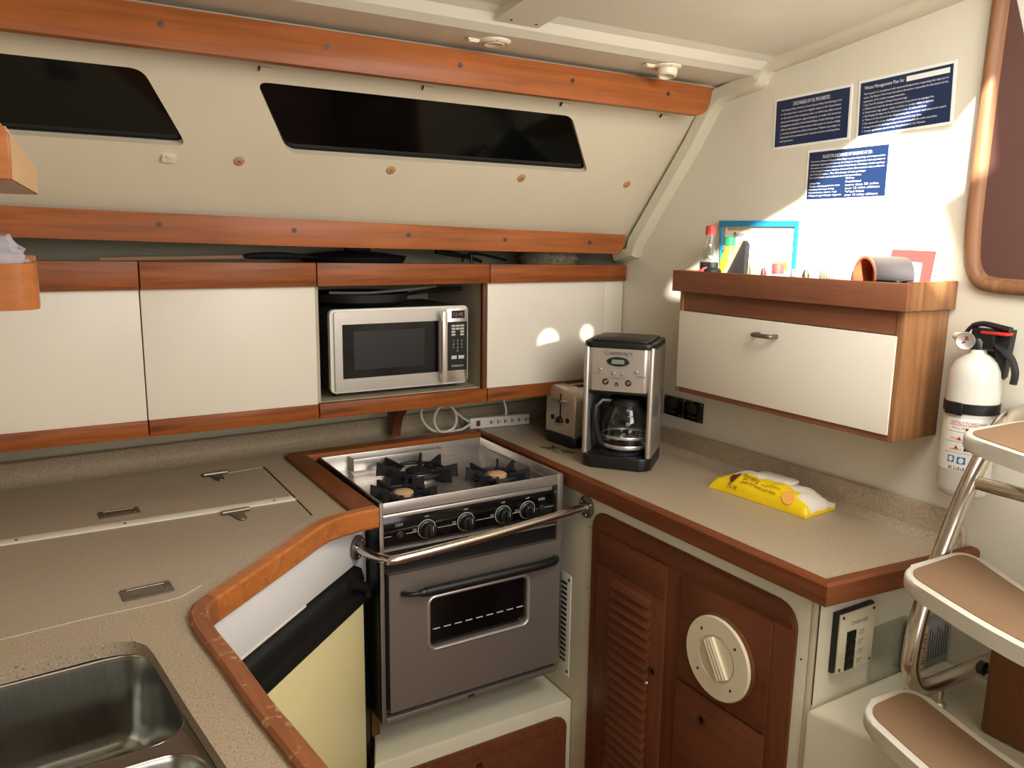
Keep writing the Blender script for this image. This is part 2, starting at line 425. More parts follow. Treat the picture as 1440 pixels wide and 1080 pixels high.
# the foot of the cabin side turns back outboard over the shelf
struct('wall_upper', mb, 'gel')
for i, w in enumerate(W):
    mb = MB(); p = wpoly(*w, g=.004)
    mb.plate(p, [], lambda q: slope(q[0], q[1], -.0185), lambda q: slope(q[0], q[1], -.0215))
    wo = struct('window_%d' % (i + 1), mb, 'tint')
    mb = MB(); mb.plate(wpoly(*w, g=.003), [wpoly(*w, g=-.003)], lambda q: slope(q[0], q[1], -.0165), lambda q: slope(q[0], q[1], -.0183)); obj('gasket', mb, 'gasket', wo)
mb = MB(); mb.quad((-1.7, 1.99, 1.556), (XB, 2.01, 1.526), (XB, 2.42, 1.60), (-1.7, 2.42, 1.62)); mb.box(-1.7, XB, 2.36, 2.37, 1.44, 1.62); struct('trim_2', mb, 'shelf')

# ceiling: a flat margin over the cabin side, a step up, then the cambered deckhead with an unseen opening shaped to throw the sun patch
CE = [(1.66, 1.952), (1.50, 1.958), (1.475, 1.968), (1.455, 1.984), (1.43, 1.992), (1.30, 2.006), (1.15, 2.026), (1.0, 2.046), (.86, 2.062)]
mb = MB(); xs = [-1.7 + 3.335 * k / 12 for k in range(13)]
for j in range(len(CE) - 1):
    (a, za), (b, zb) = CE[j], CE[j + 1]
    mb.quad((-1.7, a, za), (XB, a, za), (XB, b, zb), (-1.7, b, zb))
def cz(y): return 2.062 + (.86 - y) * .05
hatch_gobo = []
for (y, z) in [(1.80, 1.425), (1.496, 1.583), (1.349, 1.651), (1.229, 1.776), (1.057, 1.850), (1.038, 1.828), (1.118, 1.775), (.995, 1.765), (.925, 1.860), (.905, 1.664), (1.005, 1.605), (.975, 1.50), (.99, 1.37), (1.62, 1.37), (1.80, 1.395)]:
    q = (2.075 - z) / .632                       # back along the sunbeam from the bulkhead to the deckhead
    hatch_gobo.append((XB - .9 * q, y - q))
mb.plate([(-1.7, -1.5), (XB, -1.5), (XB, .86), (-1.7, .86)], [hatch_gobo], lambda p: (p[0], p[1], cz(p[1])), lambda p: (p[0], p[1], cz(p[1]) + .012))
mb.smooth = 50
struct('ceiling', mb, 'ceil')

# white moulded flange where the cabin side and deckhead meet the bulkhead
prof = [(2.035, 1.478), (1.985, 1.487), (1.945, 1.497), (1.93, 1.534), (1.708, 1.801), (1.66, 1.868), (1.64, 1.895), (1.615, 1.913), (1.56, 1.922), (1.50, 1.929), (1.483, 1.937), (1.474, 1.955), (1.462, 1.966), (1.336, 1.980), (1.156, 2.004), (.989, 2.026), (.80, 2.045), (.3, 2.075), (-1.5, 2.16)]
mb = MB(); vs = []; fs = []
for i, p in enumerate(prof):
    a = V(prof[max(0, i - 1)]); c = V(prof[min(len(prof) - 1, i + 1)]); t = (c - a).normalized(); nn = V((-t.y, t.x))
    if nn.y < 0: nn = -nn
    q = V(p) + nn * .034
    vs += [(XB, p[0], p[1]), (XB - .020, p[0], p[1]), (XB - .032, p[0] + nn.x * .008, p[1] + nn.y * .008), (XB - .040, q.x, q.y), (XB, q.x, q.y)]
for i in range(len(prof) - 1):
    for k in range(5): fs.append((i * 5 + k, i * 5 + (k + 1) % 5, (i + 1) * 5 + (k + 1) % 5, (i + 1) * 5 + k))
mb._mk(vs, fs); struct('trim_1', mb, 'liner')

# ------------------------------------------------------------------ teak boards along the cabin side
def plugs(pts, n, r, parent):
    for p in pts:
        mb = MB(); mb.lathe([(r, -.001), (r, .0006), (0, .0008)], p, n, 12); obj('plug', mb, 'plug', parent)
t = thing('teak_board', 'upper long teak board under the deckhead above the dark windows', 'wooden trim', (.5, 1.6, 1.87))
pts = [(-.62, 1.870), (1.525, 1.870)]
mb = MB(); out = [(-.62, 1.870)]
for k in range(7):
    a = -PI / 2 + (PI / 2) * k / 6 * .9; out.append((1.515 + .042 * math.cos(a), 1.906 + .037 * math.sin(a) * 1.0))
out += [(1.565, 1.942), (-.62, 1.942)]
mb.prism(out, 'y', 1.60, 1.622, .003); obj('board', mb, 'teakX', t)
plugs([(x, 1.5995, 1.9105) for x in (.238, .537, .828, 1.12, 1.412)], (0, -1, 0), .0055, t)
mb = MB(); mb.box(-.62, 1.55, 1.622, 1.66, 1.905, 1.935); obj('cleat', mb, 'teakX', t)
t = thing('teak_board', 'lower long teak board above the dark shelf gap over the white lockers', 'wooden trim', (.5, 1.97, 1.52))
mb = MB(); y0, y1 = 1.910, 1.924
top = [(-.62, 1.611), (-.034, 1.5995), (.60, 1.5865), (1.17, 1.573), (1.548, 1.5652), (1.547, 1.548), (1.533, 1.516), (1.525, 1.508)]
bot = [(1.17, 1.514), (.60, 1.523), (-.034, 1.538), (-.62, 1.549)]
mb.prism(top + bot, 'y', y0, y1, .003); obj('board', mb, 'teakX', t)
plugs([(x, y0 - .0005, z) for x, z in ((.256, 1.569), (.55, 1.561), (.843, 1.554), (1.127, 1.546), (1.413, 1.541))], (0, -1, 0), .006, t)
mb = MB(); mb.box(-.62, 1.50, y1, 1.972, 1.550, 1.556); obj('cleat', mb, 'teakX', t)

# brass screws and clips on the cabin side
sxs = (.417, .770, 1.138, 1.492)
names = ['second', 'third', 'fourth', 'fifth']
lab = ['brass screw on cream panel between the two dark windows', 'brass screw below the left half of the long dark window', 'brass screw below the right half of the long dark window', 'brass screw on cream panel right of the long dark window']
for x, l in zip(sxs, lab):
    c = slope(x, sv(1.7065)); t = thing('screw_cap', l, 'screw', c, 0, 'brass screws on the sloped cabin side')
    mb = MB(); mb.lathe([(.0118, -.002), (.0118, .001), (.0095, .0025), (.0035, .0028), (.0035, .0018), (0, .0018)], c, sn, 20); obj('cap', mb, 'capwood', t)
    mb = MB(); mb.lathe([(.0026, .001), (.0022, .0036), (0, .004)], c, sn, 10); obj('screw_head', mb, 'steel', t)
c = slope(.275, sv(1.706))
mb = MB(); Ts = Matrix.Translation(c) @ Matrix((V((1, 0, 0)), sd, sn)).transposed().to_4x4()
mb.prism(rrect(-.014, .014, -.008, .008, .003), 'z', -.001, .008, .0015, T=Ts); mb.box(-.006, .006, .004, .009, .005, .011, .001, T=Ts)
one('snap_catch', mb, 'ivory', 'small cream plastic catch below right end of the left dark window', 'catch', loc=tuple(c))
for x, l in ((.442, 'curtain clip under upper teak board above left end of long window'), (.798, 'curtain clip under upper teak board above middle of long window'), (1.169, 'curtain clip under upper teak board above right end of long window'), (1.49, 'curtain clip near the right end of the upper teak board')):
    c = slope(x, sv(1.872)); Ts = Matrix.Translation(c) @ Matrix((V((1, 0, 0)), sd, sn)).transposed().to_4x4()
    t = thing('curtain_clip', l, 'clip', c, 0, 'clips under the upper teak board')
    mb = MB(); mb.prism([(-.012, 0), (.011, .002), (.013, .010), (-.010, .010)], 'z', -.001, .004, T=Ts); obj('tab', mb, 'ivory', t)
    mb = MB(); mb.box(-.013, -.010, .002, .012, 0, .006, .001, T=Ts); obj('hook', mb, 'plug', t)

# ------------------------------------------------------------------ deckhead fittings
for (x, y, tall, l) in ((.880, 1.548, 0, 'flat round white swivel lamp on deckhead margin, left one'), (1.338, 1.528, 1, 'white swivel lamp with protruding snout near right end of upper teak board')):
    z = 1.9565; t = thing('ceiling_lamp', l, 'lamp', (x, y, z), 0, 'white swivel lamps on the deckhead')
    mb = MB(); mb.lathe([(.036, 0), (.036, -.003), (.031, -.007), (.026, -.007), (.024, -.002)], (x, y, z), (0, 0, 1), 28); obj('ring', mb, 'ivory', t)
    mb = MB()
    if tall: mb.lathe([(.0245, -.002), (.0245, -.016), (.022, -.024), (.018, -.026), (.016, -.02), (.010, -.008), (0, -.006)], (x + .002, y - .002, z), (.12, .12, 1), 24)
    else: mb.lathe([(.0235, -.001), (.0225, -.008), (.019, -.009), (.015, -.004), (0, -.002)], (x, y, z), (0, 0, 1), 24)
    obj('eyeball', mb, 'ivory', t)
    mb = MB(); mb.box(x - .062, x - .030, y - .004, y + .012, z - .005, z - .001, .001)
    for k in range(3): mb.box(x - .058, x - .036, y - .002 + .005 * k, y + .001 + .005 * k, z - .008, z - .004, .0008)
    obj('lever', mb, 'ivory', t)
    for a in (.6, 2.5, 4.4):
        mb = MB(); mb.lathe([(.002, 0), (.002, -.0008), (0, -.001)], (x + .031 * math.cos(a), y + .031 * math.sin(a), z - .006), (0, 0, 1), 8); obj('screw', mb, 'seam', t)
t = thing('deckhead_board', 'cream cover board with two screws at the top of the deckhead', 'board', (.89, 1.3, 1.98))
def dz(y): 
    for (a, za), (b, zb) in zip(CE, CE[1:]):
        if b <= y <= a: return za + (zb - za) * (a - y) / (a - b)
    return cz(y)
mb = MB(); y_a, y_b = 1.462, .95
for (s0, s1) in ((0, -.022),):
    vs = [(.832, y_a, dz(y_a) + .01), (.938, y_a + .005, dz(y_a) + .01), (.938, y_b, dz(y_b)), (.832, y_b, dz(y_b)), (.832, y_a, dz(1.44) - .016), (.938, y_a + .005, dz(1.44) - .016), (.938, y_b, dz(y_b) - .022), (.832, y_b, dz(y_b) - .022)]
    mb._mk(vs, [(0, 1, 2, 3), (4, 7, 6, 5), (0, 4, 5, 1), (1, 5, 6, 2), (2, 6, 7, 3), (3, 7, 4, 0)])
obj('cover', mb, 'ceil', t)
for x in (.856, .914):
    mb = MB(); mb.lathe([(.003, 0), (.003, -.001), (0, -.0016)], (x, 1.437, dz(1.437) - .0185), (0, 0, 1), 10); obj('screw', mb, 'seam', t)

# ------------------------------------------------------------------ upper lockers
G = 'white fronted teak lockers along the hull'
def ztop(x): return 1.4895 - (x + .08) * .0105
ZB, ZW0, ZW1 = 1.075, 1.115, 1.4225
def rails(t, x0, x1, door, seam_x=None):
    yf = YC - .002
    a = MB(); a.prism([(x0, ZW1), (x1, ZW1), (x1, ztop(x1)), (x0, ztop(x0))], 'y', yf - .014, YC + .012, .0015); r1 = obj('top_rail', a, 'teakXd', t)
    a = MB(); a.box(x0, x1, yf - .003, YC + .018, ZB, ZW0, .0015); obj('bottom_rail', a, 'teakXd', t)
    if door:
        a = MB(); a.box(x0, x1, YC, YC + .015, ZW0 - .001, ZW1 + .001, .0008); obj('door', a, 'lam', t)
def carcass(t, x0, x1, mat='niche', open_=False):
    a = MB()
    a.box(x0, x1, YC + .016, 2.40, ZB + .002, ZB + .014); a.box(x0, x1, YC + .012, 2.40, 1.448, 1.458)
    a.box(x0, x0 + .010, YC + .016, 2.40, ZB + .014, 1.448); a.box(x1 - .010, x1, YC + .016, 2.40, ZB + .014, 1.448)
    a.box(x0, x1, 2.40, 2.412, ZB, 1.458)
    if open_: a.box(x0 + .01, x1 - .01, YC + .018, 2.40, ZB + .014, ZW0 + .002)
    obj('carcass', a, mat, t)
gap = .0015
xs_ = [-.62, .22, .631, 1.135, XB - .002]
lab = ['white fronted teak locker at the far left behind the small teak rack', 'white fronted teak locker left of the microwave',
       'open teak locker niche holding the microwave', 'white fronted teak locker between the microwave and the bulkhead']
for i in range(4):
    x0, x1 = xs_[i] + gap, xs_[i + 1] - gap
    t = thing('wall_locker', lab[i], 'cabinet', ((x0 + x1) / 2, 2.2, ZB), 0, G)
    if i == 2:
        rails(t, x0, x1, False); carcass(t, x0, x1, 'niche', True)
        a = MB(); a.box(x1 - .012, x1, YC, YC + .016, ZW0, ZW1, .001); obj('edge_strip', a, 'teakZ', t)
    elif i == 3:
        rails(t, x0, x1 - .076, True); carcass(t, x0, x1)
        for (a0, a1, c0, c1) in ((YC - .014, YC + .012, ZW1, ztop(1.6)), (YC - .005, YC + .018, ZB, ZW0)):
            a = MB(); a.box(x1 - .075, x1, a0, a1, c0, c1, .0015); obj('filler_rail', a, 'teakXd', t)
        a = MB(); a.box(x1 - .075, x1, YC, YC + .015, ZW0, ZW1, .0008); obj('filler_panel', a, 'lam', t)
    else:
        rails(t, x0, x1, True); carcass(t, x0, x1)

# things lying on the shelf above the lockers
t = thing('frying_pan', 'black lidded pan lying on shelf above the microwave', 'pan', (.83, 2.14, 1.459))
mb = MB(); mb.lathe([(.125, 0), (.145, .025), (.148, .034)], (.80, 2.20, 1.459), n=36); obj('body', mb, 'blackS', t)
mb = MB(); mb.lathe([(.150, .034), (.145, .037), (.08, .046), (.036, .050)], (.80, 2.20, 1.459), n=36); obj('lid', mb, 'blackS', t)
mb = MB(); mb.prism(rrect(.775, .845, 1.507, 1.533, .008), 'y', 2.18, 2.21, .003); obj('knob', mb, 'blackS', t)
mb = MB(); mb.tube([(1.01, 2.10, 1.512), (1.06, 2.10, 1.504), (1.12, 2.12, 1.495), (1.18, 2.14, 1.480)], [.009, .008, .006, .005], 8)
one('pan_handle', mb, 'blackS', 'short black utensil handle sticking up on shelf above microwave', 'utensil', loc=(1.1, 2.12, 1.465))
mb = MB(); mb.tube(smooth_path([(1.105, 2.12, 1.478), (1.115, 2.12, 1.498), (1.145, 2.12, 1.504), (1.19, 2.12, 1.498), (1.26, 2.13, 1.484)], 5), [.004] * 8 + [.007] * 13, 8, flat=.6)
mb.tube([(1.135, 2.12, 1.502), (1.137, 2.12, 1.474)], .005, 8)
one('can_opener', mb, 'ddgreen', 'dark green handled tool on shelf right of the microwave niche', 'utensil', loc=(1.18, 2.12, 1.46))
mb = MB(); mb.lathe([(.05, 0), (.085, .012), (.098, .035), (.090, .052), (.06, .062), (0, .066)], (1.42, 2.14, 1.455), n=28)
one('patterned_bowl', mb, 'wicker', 'pale patterned bowl on shelf near the bulkhead under the lower board', 'bowl', loc=(1.42, 2.14, 1.455))
t = thing('boat_brush', 'long flat dark bladed tool with pale stick on shelf over left lockers', 'tool', (.4, 2.1, 1.46))
mb = MB(); mb.tube([(.15, 2.10, 1.489), (.49, 2.09, 1.4945)], .0055, 8); obj('stick', mb, 'tan', t)
mb = MB(); mb.tube(smooth_path([(.47, 2.09, 1.496), (.56, 2.08, 1.498), (.66, 2.08, 1.493)], 5), [.006, .009, .011, .012, .012, .012, .011, .009, .006, .004, .002], 10, flat=.8); obj('blade', mb, 'blackS', t)

# ------------------------------------------------------------------ microwave
mx0, mx1, mz0, mz1, my = .678, 1.091, 1.131, 1.357, 2.052
t = thing('microwave', 'stainless microwave oven with black glass door standing in the locker niche', 'microwave', (.885, 2.2, 1.117))
mb = MB(); mb.box(mx0 + .006, mx1 - .006, my + .02, 2.36, mz0 + .004, mz1 - .002, .004); obj('case', mb, 'blackS', t)
mb = MB()
for x in (mx0 + .03, mx1 - .03):
    for y in (my + .05, 2.32): mb.lathe([(.012, -.0145), (.012, .004)], (x, y, mz0 + .001), n=12)
obj('feet', mb, 'black', t)
mb = MB(); mb.prism(rrect(mx0, mx1, mz0, mz1, .012), 'y', my + .004, my + .022, .003); obj('front_frame', mb, 'white', t)
xs = 1.0165
mb = MB(); mb.plate(rrect(mx0 + .010, xs, mz0 + .006, mz1 - .006, .006), [rrect(.709, .994, 1.170, 1.317, .002)], lambda p: (p[0], my - .004, p[1]), lambda p: (p[0], my + .006, p[1])); d = obj('door', mb, 'steel', t)
mb = MB(); mb.box(.708, .995, my - .001, my + .004, 1.169, 1.318); mb.m(1).box(.742, .950, my - .0016, my - .001, 1.192, 1.297); obj('window', mb, ['blackG', 'black'], d)
mb = MB(); mb.prism(rrect(.993, 1.0085, 1.142, 1.346, .003), 'y', my - .030, my - .022, .003); mb.box(.996, 1.006, my - .024, my - .002, 1.325, 1.340, .001); mb.box(.996, 1.006, my - .024, my - .002, 1.148, 1.163, .001); obj('handle', mb, 'steelZ', d)
mb = MB(); mb.prism(rrect(xs + .002, mx1 - .005, mz0 + .006, mz1 - .006, .005), 'y', my - .004, my + .006, .0015); cp = obj('control_panel', mb, 'steelZ', t)
fm = lambda x, z: (lambda u, v: (x + u, my - .0056, z + v))
mb = MB(); mb.box(1.034, 1.076, my - .005, my - .003, 1.322, 1.344); mb.m(1).text('12:45', lambda u, v: (1.055 + u, my - .0054, 1.333 + v), .030, .010); obj('display', mb, ['dimlcd', 'grey'], cp)
mb = MB(); mb.box(1.0215, 1.0835, my - .005, my - .003, 1.171, 1.312)
mb.m(1)
for r_ in range(4):
    for c_ in range(3):
        if r_ >= 2 and c_ == 1: continue
        x = 1.0335 + c_ * .014; z = 1.303 - r_ * .0085; mb.box(x, x + .012, my - .0055, my - .0048, z - .0055, z)
for k, s in enumerate('1234567890'):
    r_, c_ = divmod(k, 3)
    if s == '0': c_ = 1
    mb.text(s, (lambda x, z: lambda u, v: (x + u, my - .0055, z + v))(1.0395 + c_ * .0135, 1.2575 - r_ * .010), None, .006)
mb.m(1)
for (x, w_) in ((1.033, .017), (1.056, .018)): mb.box(x, x + w_, my - .0055, my - .0048, 1.204, 1.214)
mb.text('EMERSON', lambda u, v: (1.053 + u, my - .0055, 1.184 + v), .036, .0055)
obj('keypad', mb, ['black', 'line'], cp)
# pan on top of the microwave
t = thing('skillet', 'black skillet with long handle lying on top of the microwave', 'pan', (.84, 2.2, 1.357))
mb = MB(); mb.lathe([(.11, 0), (.135, .012), (.14, .034), (.136, .034), (.10, .006), (0, .004)], (.82, 2.21, 1.358), n=36); obj('bowl', mb, 'blackS', t)
mb = MB(); mb.tube([(.93, 2.15, 1.385), (1.0, 2.12, 1.397), (1.09, 2.10, 1.403)], [.007, .009, .012], 10, flat=.6); obj('handle', mb, 'black', t)
mb = MB(); mb.tube(smooth_path([(.70, 2.12, 1.398), (.80, 2.10, 1.396), (.90, 2.10, 1.402), (1.02, 2.12, 1.410)], 5), .004, 8); obj('rim_wire', mb, 'steel', t)

# knee bracket under the lockers
mb = MB(); pr = [(2.235, .945), (2.275, .945), (2.275, 1.0745), (2.10, 1.0745), (2.135, 1.062), (2.18, 1.04), (2.215, 1.01), (2.232, .975)]
mb.prism(pr, 'x', .925, .953, .002); one('knee_bracket', mb, 'teakZ', 'dark teak knee bracket holding up the lockers behind the stove', 'bracket', loc=(.94, 2.25, .945))

# ------------------------------------------------------------------ left worktop
t = thing('worktop', 'left speckled beige worktop with sink, icebox lids and teak rim', 'worktop', (.1, 1.6, CZ))
RIM = [(.396, -.3), (.259, .82), (.236, 1.008), (.226, 1.125), (.2135, 1.235), (.2105, 1.275), (.213, 1.310), (.222, 1.333), (.236, 1.349)]
RIM = RIM + [(.30, 1.409), (.42, 1.522), (.49, 1.590), (.523, 1.617), (.56, 1.632), (.60, 1.641), (.646, 1.645)]
# worktop outline: along the rim, the stove bay, the backsplash and the left end
outer = [(-.26, -.3), (.376, -.3)] + [(x - .016 * (1 if y < 1.34 else .7), y + (.0 if y < 1.3 else .016)) for x, y in RIM[1:-1]] + [(.590, 1.66), (.590, 2.212), (1.203, 2.215), (1.203, 2.40), (-.26, 2.40)]
sinkhole = [(-.235, .42), (.205, .42), (.213, .45), (.160, .87), (.140, 1.03), (.118, 1.225), (.112, 1.255), (.098, 1.277), (.075, 1.287), (.045, 1.290), (-.08, 1.278), (-.20, 1.266), (-.235, 1.235)]
mb = MB(); mb.plate(outer, [sinkhole], lambda p: (p[0], p[1], CZ), lambda p: (p[0], p[1], CZ - .022)); obj('top', mb, 'counter', t)
rp = [(-.018, -.037), (-.004, -.037), (0, -.032), (0, .006), (-.004, .011), (-.025, .011), (-.030, .007), (-.030, -.0005), (-.018, -.0005)]
iD = 8
mb = MB(); mb.sweep([(x, y, CZ) for x, y in RIM[:iD + 1]], rp); obj('front_rim', mb, 'rimY', t)
mb = MB(); mb.sweep([(x, y, CZ) for x, y in RIM[iD:]], rp); obj('diagonal_rim', mb, 'rimD', t)
mb = MB(); mb.prism([(.588, 1.655), (.634, 1.645), (.650, 1.648), (.640, 2.165), (.592, 2.208), (.584, 2.19)], 'z', CZ - .037, CZ + .010, .003); obj('stove_rim', mb, 'teakY', t)
mb = MB(); mb.prism([(.592, 2.208), (.640, 2.165), (1.203, 2.178), (1.203, 2.225), (.61, 2.216)], 'z', CZ - .037, CZ + .010, .003); obj('back_rim', mb, 'teakXd', t)
# backsplash with coved foot
def bsY(x): return 2.240 + .032 * (x + .1) / .66
mb = MB(); n_ = 12; vs = []
pr = [(0, 0), (.014, .002), (.026, .008), (.034, .020), (.042, .052), (.048, .055), (.060, .055), (.064, .0)]
for x in (-.26, .5, 1.202):
    for (o, z) in pr: vs.append((x, bsY(x) + o - .012, CZ + z))
fs = [(i * 8 + k, i * 8 + k + 1, (i + 1) * 8 + k + 1, (i + 1) * 8 + k) for i in range(2) for k in range(7)]
mb._mk(vs, fs); mb.smooth = 60; obj('backsplash', mb, 'counter', t)
mb = MB(); mb.box(-.26, 1.202, 2.375, 2.40, .93, ZB, .001); obj('splash_panel', mb, 'ivory', t)

# icebox lids let into the worktop
def latch(cx, cy, parent, ang):
    T = Matrix.Translation((cx, cy, CZ)) @ Matrix.Rotation(ang, 4, 'Z')
    mb = MB(); mb.prism(rrect(-.041, .041, -.023, .023, .002), 'z', .001, .0035, .0008, T=T); l = obj('latch', mb, 'nickel', parent)
    mb = MB(); mb.tube([V(T @ V(p)) for p in ((-.031, -.012, .004), (-.031, .014, .004), (.031, .014, .004), (.031, -.012, .004))], .0013, 6); mb.m(1).prism(rrect(-.026, .026, -.012, .010, .004), 'z', .0035, .0042, T=T); obj('pull_ring', mb, ['steelD', 'nickel'], l)
def hinge(cx, cy, parent):
    T = Matrix.Translation((cx, cy, CZ)) @ Matrix.Rotation(.05, 4, 'Z')
    mb = MB(); mb.prism([(-.016, -.004), (.016, -.004), (.010, -.052), (.004, -.060), (-.004, -.060), (-.009, -.052)], 'z', .001, .005, .001, T=T)
    mb.prism(rrect(-.030, .030, .002, .022, .006), 'z', .001, .004, .001, T=T)
    mb.tube([V(T @ V((-.030, .0, .006))), V(T @ V((.030, .0, .006)))], .005, 10)
    for x in (-.020, .020): mb.lathe([(.004, .004), (.003, .0055), (0, .006)], T @ V((x, .012, 0)), n=8)
    obj('hinge', mb, 'nickel', parent)
def seamline(name, pts, w, mat, parent):
    mb = MB(); mb.sweep([(p[0], p[1], CZ) for p in pts], [(-w / 2, .0002), (w / 2, .0002), (w / 2, .0011), (-w / 2, .0011)]); obj(name, mb, mat, parent)
t = thing('icebox_lid', 'rear icebox lid with hinge and latch, nearest the backsplash', 'lid', (.2, 2.0, CZ), 0, 'icebox lids let into the left worktop')
mb = MB(); mb.prism([(-.26, 1.857), (.508, 1.857), (.508, 2.138), (-.26, 2.0)], 'z', CZ + .0001, CZ + .0006); obj('panel', mb, 'counterF', t)
seamline('seam', [(.511, 2.140), (.511, 1.845)], .004, 'seam', t); seamline('pale_seam', [(.39, 2.119), (.508, 2.139)], .0012, 'seamL', t)
mb = MB(); mb.box(-.255, .506, 1.820, 1.854, CZ + .0002, CZ + .003, .001)
for x in (-.06, .14, .46): mb.m(1).lathe([(.0035, .003), (.003, .004), (0, .0042)], (x, 1.836, CZ), n=8)
obj('joint_strip', mb, ['white', 'seam'], t)
hinge(.382, 2.118, t); latch(.137, 1.918, t, .02)
t = thing('icebox_lid', 'front icebox lid with hinge and latch, between white strip and sink', 'lid', (.2, 1.6, CZ), 0, 'icebox lids let into the left worktop')
L2 = [(-.26, 1.372), (-.08, 1.381), (.04, 1.394), (.150, 1.398), (.186, 1.404), (.212, 1.425), (.30, 1.50), (.44, 1.625), (.507, 1.692), (.507, 1.817), (-.26, 1.817)]
mb = MB(); mb.prism(L2, 'z', CZ + .0001, CZ + .0006); obj('panel', mb, 'counterF', t)
seamline('seam', [(.5095, 1.822), (.508, 1.70)], .004, 'seam', t); seamline('pale_seam', L2[:6] + [(.225, 1.437)], .0022, 'seamL', t)
hinge(.364, 1.797, t); latch(.138, 1.455, t, .06)

# sink
t = thing('sink', 'double bowl stainless steel sink sunk in the left worktop', 'sink', (0, 1.0, CZ - .2))
def bowl(name, top, botz, inset, parent):
    n = len(top); cx = sum(p[0] for p in top) / n; cy = sum(p[1] for p in top) / n
    def ring(k, z): return [(cx + (p[0] - cx) * k, cy + (p[1] - cy) * k, z) for p in top]
    rs = [ring(1.0, CZ - .0235), ring(.985, CZ - .031), ring(.95, CZ - .10), ring(.92, botz + .03), ring(.89, botz + .012), ring(.82, botz + .002), ring(.6, botz)]
    mb = MB(); vs = [p for r in rs for p in r]; fs = []
    for i in range(len(rs) - 1):
        for k in range(n): fs.append((i * n + k, i * n + (k + 1) % n, (i + 1) * n + (k + 1) % n, (i + 1) * n + k))
    fs.append(tuple(range((len(rs) - 1) * n, len(rs) * n)))
    mb._mk(vs, fs); mb.smooth = 75
    o = obj(name, mb, 'sink', parent, recalc=False)
    mb = MB(); mb.lathe([(.035, .0005), (.034, .004), (.028, .002), (0, .001)], (cx, cy, botz)); obj('drain', mb, 'steel', o)
def qr(pts, r, n=6):
    out = []
    for i in range(len(pts)):
        p, a, c = V(pts[i]), V(pts[i - 1]), V(pts[(i + 1) % len(pts)]); s = p + (a - p).normalized() * r; e = p + (c - p).normalized() * r
        for k in range(n + 1):
            u = k / n; out.append(tuple((1 - u) ** 2 * s + 2 * u * (1 - u) * p + u * u * e))
    return out
b1 = qr([(-.235, 1.010), (.140, 1.022), (.118, 1.290), (-.235, 1.268)], .060)
b2 = qr([(-.235, .42), (.203, .42), (.140, .995), (-.235, .985)], .055)
bowl('main_bowl', b1, CZ - .17, 0, t); bowl('small_bowl', b2, CZ - .15, 0, t)
mb = MB(); mb.plate([(-.24, .41), (.222, .41), (.168, .87), (.13, 1.30), (-.24, 1.28)], [b1, b2], lambda p: (p[0], p[1], CZ - .0232), lambda p: (p[0], p[1], CZ - .0247)); obj('flange', mb, 'sink', t)
for b_ in (b1, b2):
    mb = MB(); mb.tube([(p[0], p[1], CZ - .0250) for p in b_], .0022, 6, closed=True); obj('rolled_edge', mb, 'chrome', t)

# ------------------------------------------------------------------ fridge and the panel above it (on the diagonal)
dn_ = V((.68, -.733, 0)); dd = V((.733, .68, 0)); D0 = V((.234, 1.381, 0))
def dg(s, z, o=0.0): return D0 + dd * s + dn_ * o + V((0, 0, z))
DL = .585
t = thing('galley_front', 'white diagonal cabinet front above the small fridge under the worktop', 'cabinet', (.45, 1.6, 0))
mb = MB(); 
def dbox(mb, s0, s1, z0, z1, o0, o1, b=0.0):
    T = Matrix((dd, -dn_, V((0, 0, 1)))).transposed().to_4x4(); T = Matrix.Translation(D0) @ T
    mb.box(s0, s1, -o1, -o0, z0, z1, b, T=T)
dbox(mb, -.02, DL, .775, .892, -.02, 0, .002); dbox(mb, DL - .035, DL, .690, .776, -.02, -.0005); obj('fascia', mb, 'panelwhite', t)
mb = MB(); mb.prism([(.365, -.3), (.212, 1.05), (.196, 1.30), (.185, 1.30), (.20, 1.05), (.35, -.3)], 'z', 0, .89); obj('side_panel', mb, 'liner', t)
mb = MB(); dbox(mb, .04, .30, .772, .776, -.001, .0015); obj('tape_strip', mb, 'white', t)
t = thing('fridge', 'small built-in fridge with cream door and black top gasket', 'fridge', (.45, 1.6, 0))
mb = MB(); dbox(mb, -.02, DL - .040, .03, .675, -.05, .012, .003); obj('door', mb, 'creamdoor', t)
mb = MB()
T = Matrix.Translation(D0) @ Matrix((dd, dn_, V((0, 0, 1)))).transposed().to_4x4()
mb.prism([(-.03, .675), (.014, .672), (.020, .68), (.012, .702), (.006, .715), (.016, .735), (.008, .760), (-.03, .770)], 'x', -.02, DL - .04, T=T); mb.smooth = 60; obj('top_gasket', mb, 'gasket', t)
mb = MB(); T2 = T; mb.tube([V(T @ V(p)) for p in ((DL - .12, .018, .752), (DL - .08, .024, .735), (DL - .045, .024, .715), (DL - .040, .022, .69))], [.012, .016, .014, .010], 10, flat=.8); obj('gasket_tail', mb, 'gasket', t)
mb = MB(); dbox(mb, DL - .039, DL - .001, .0, .688, -.02, .004, .002); obj('edge_strip', mb, 'black', t)

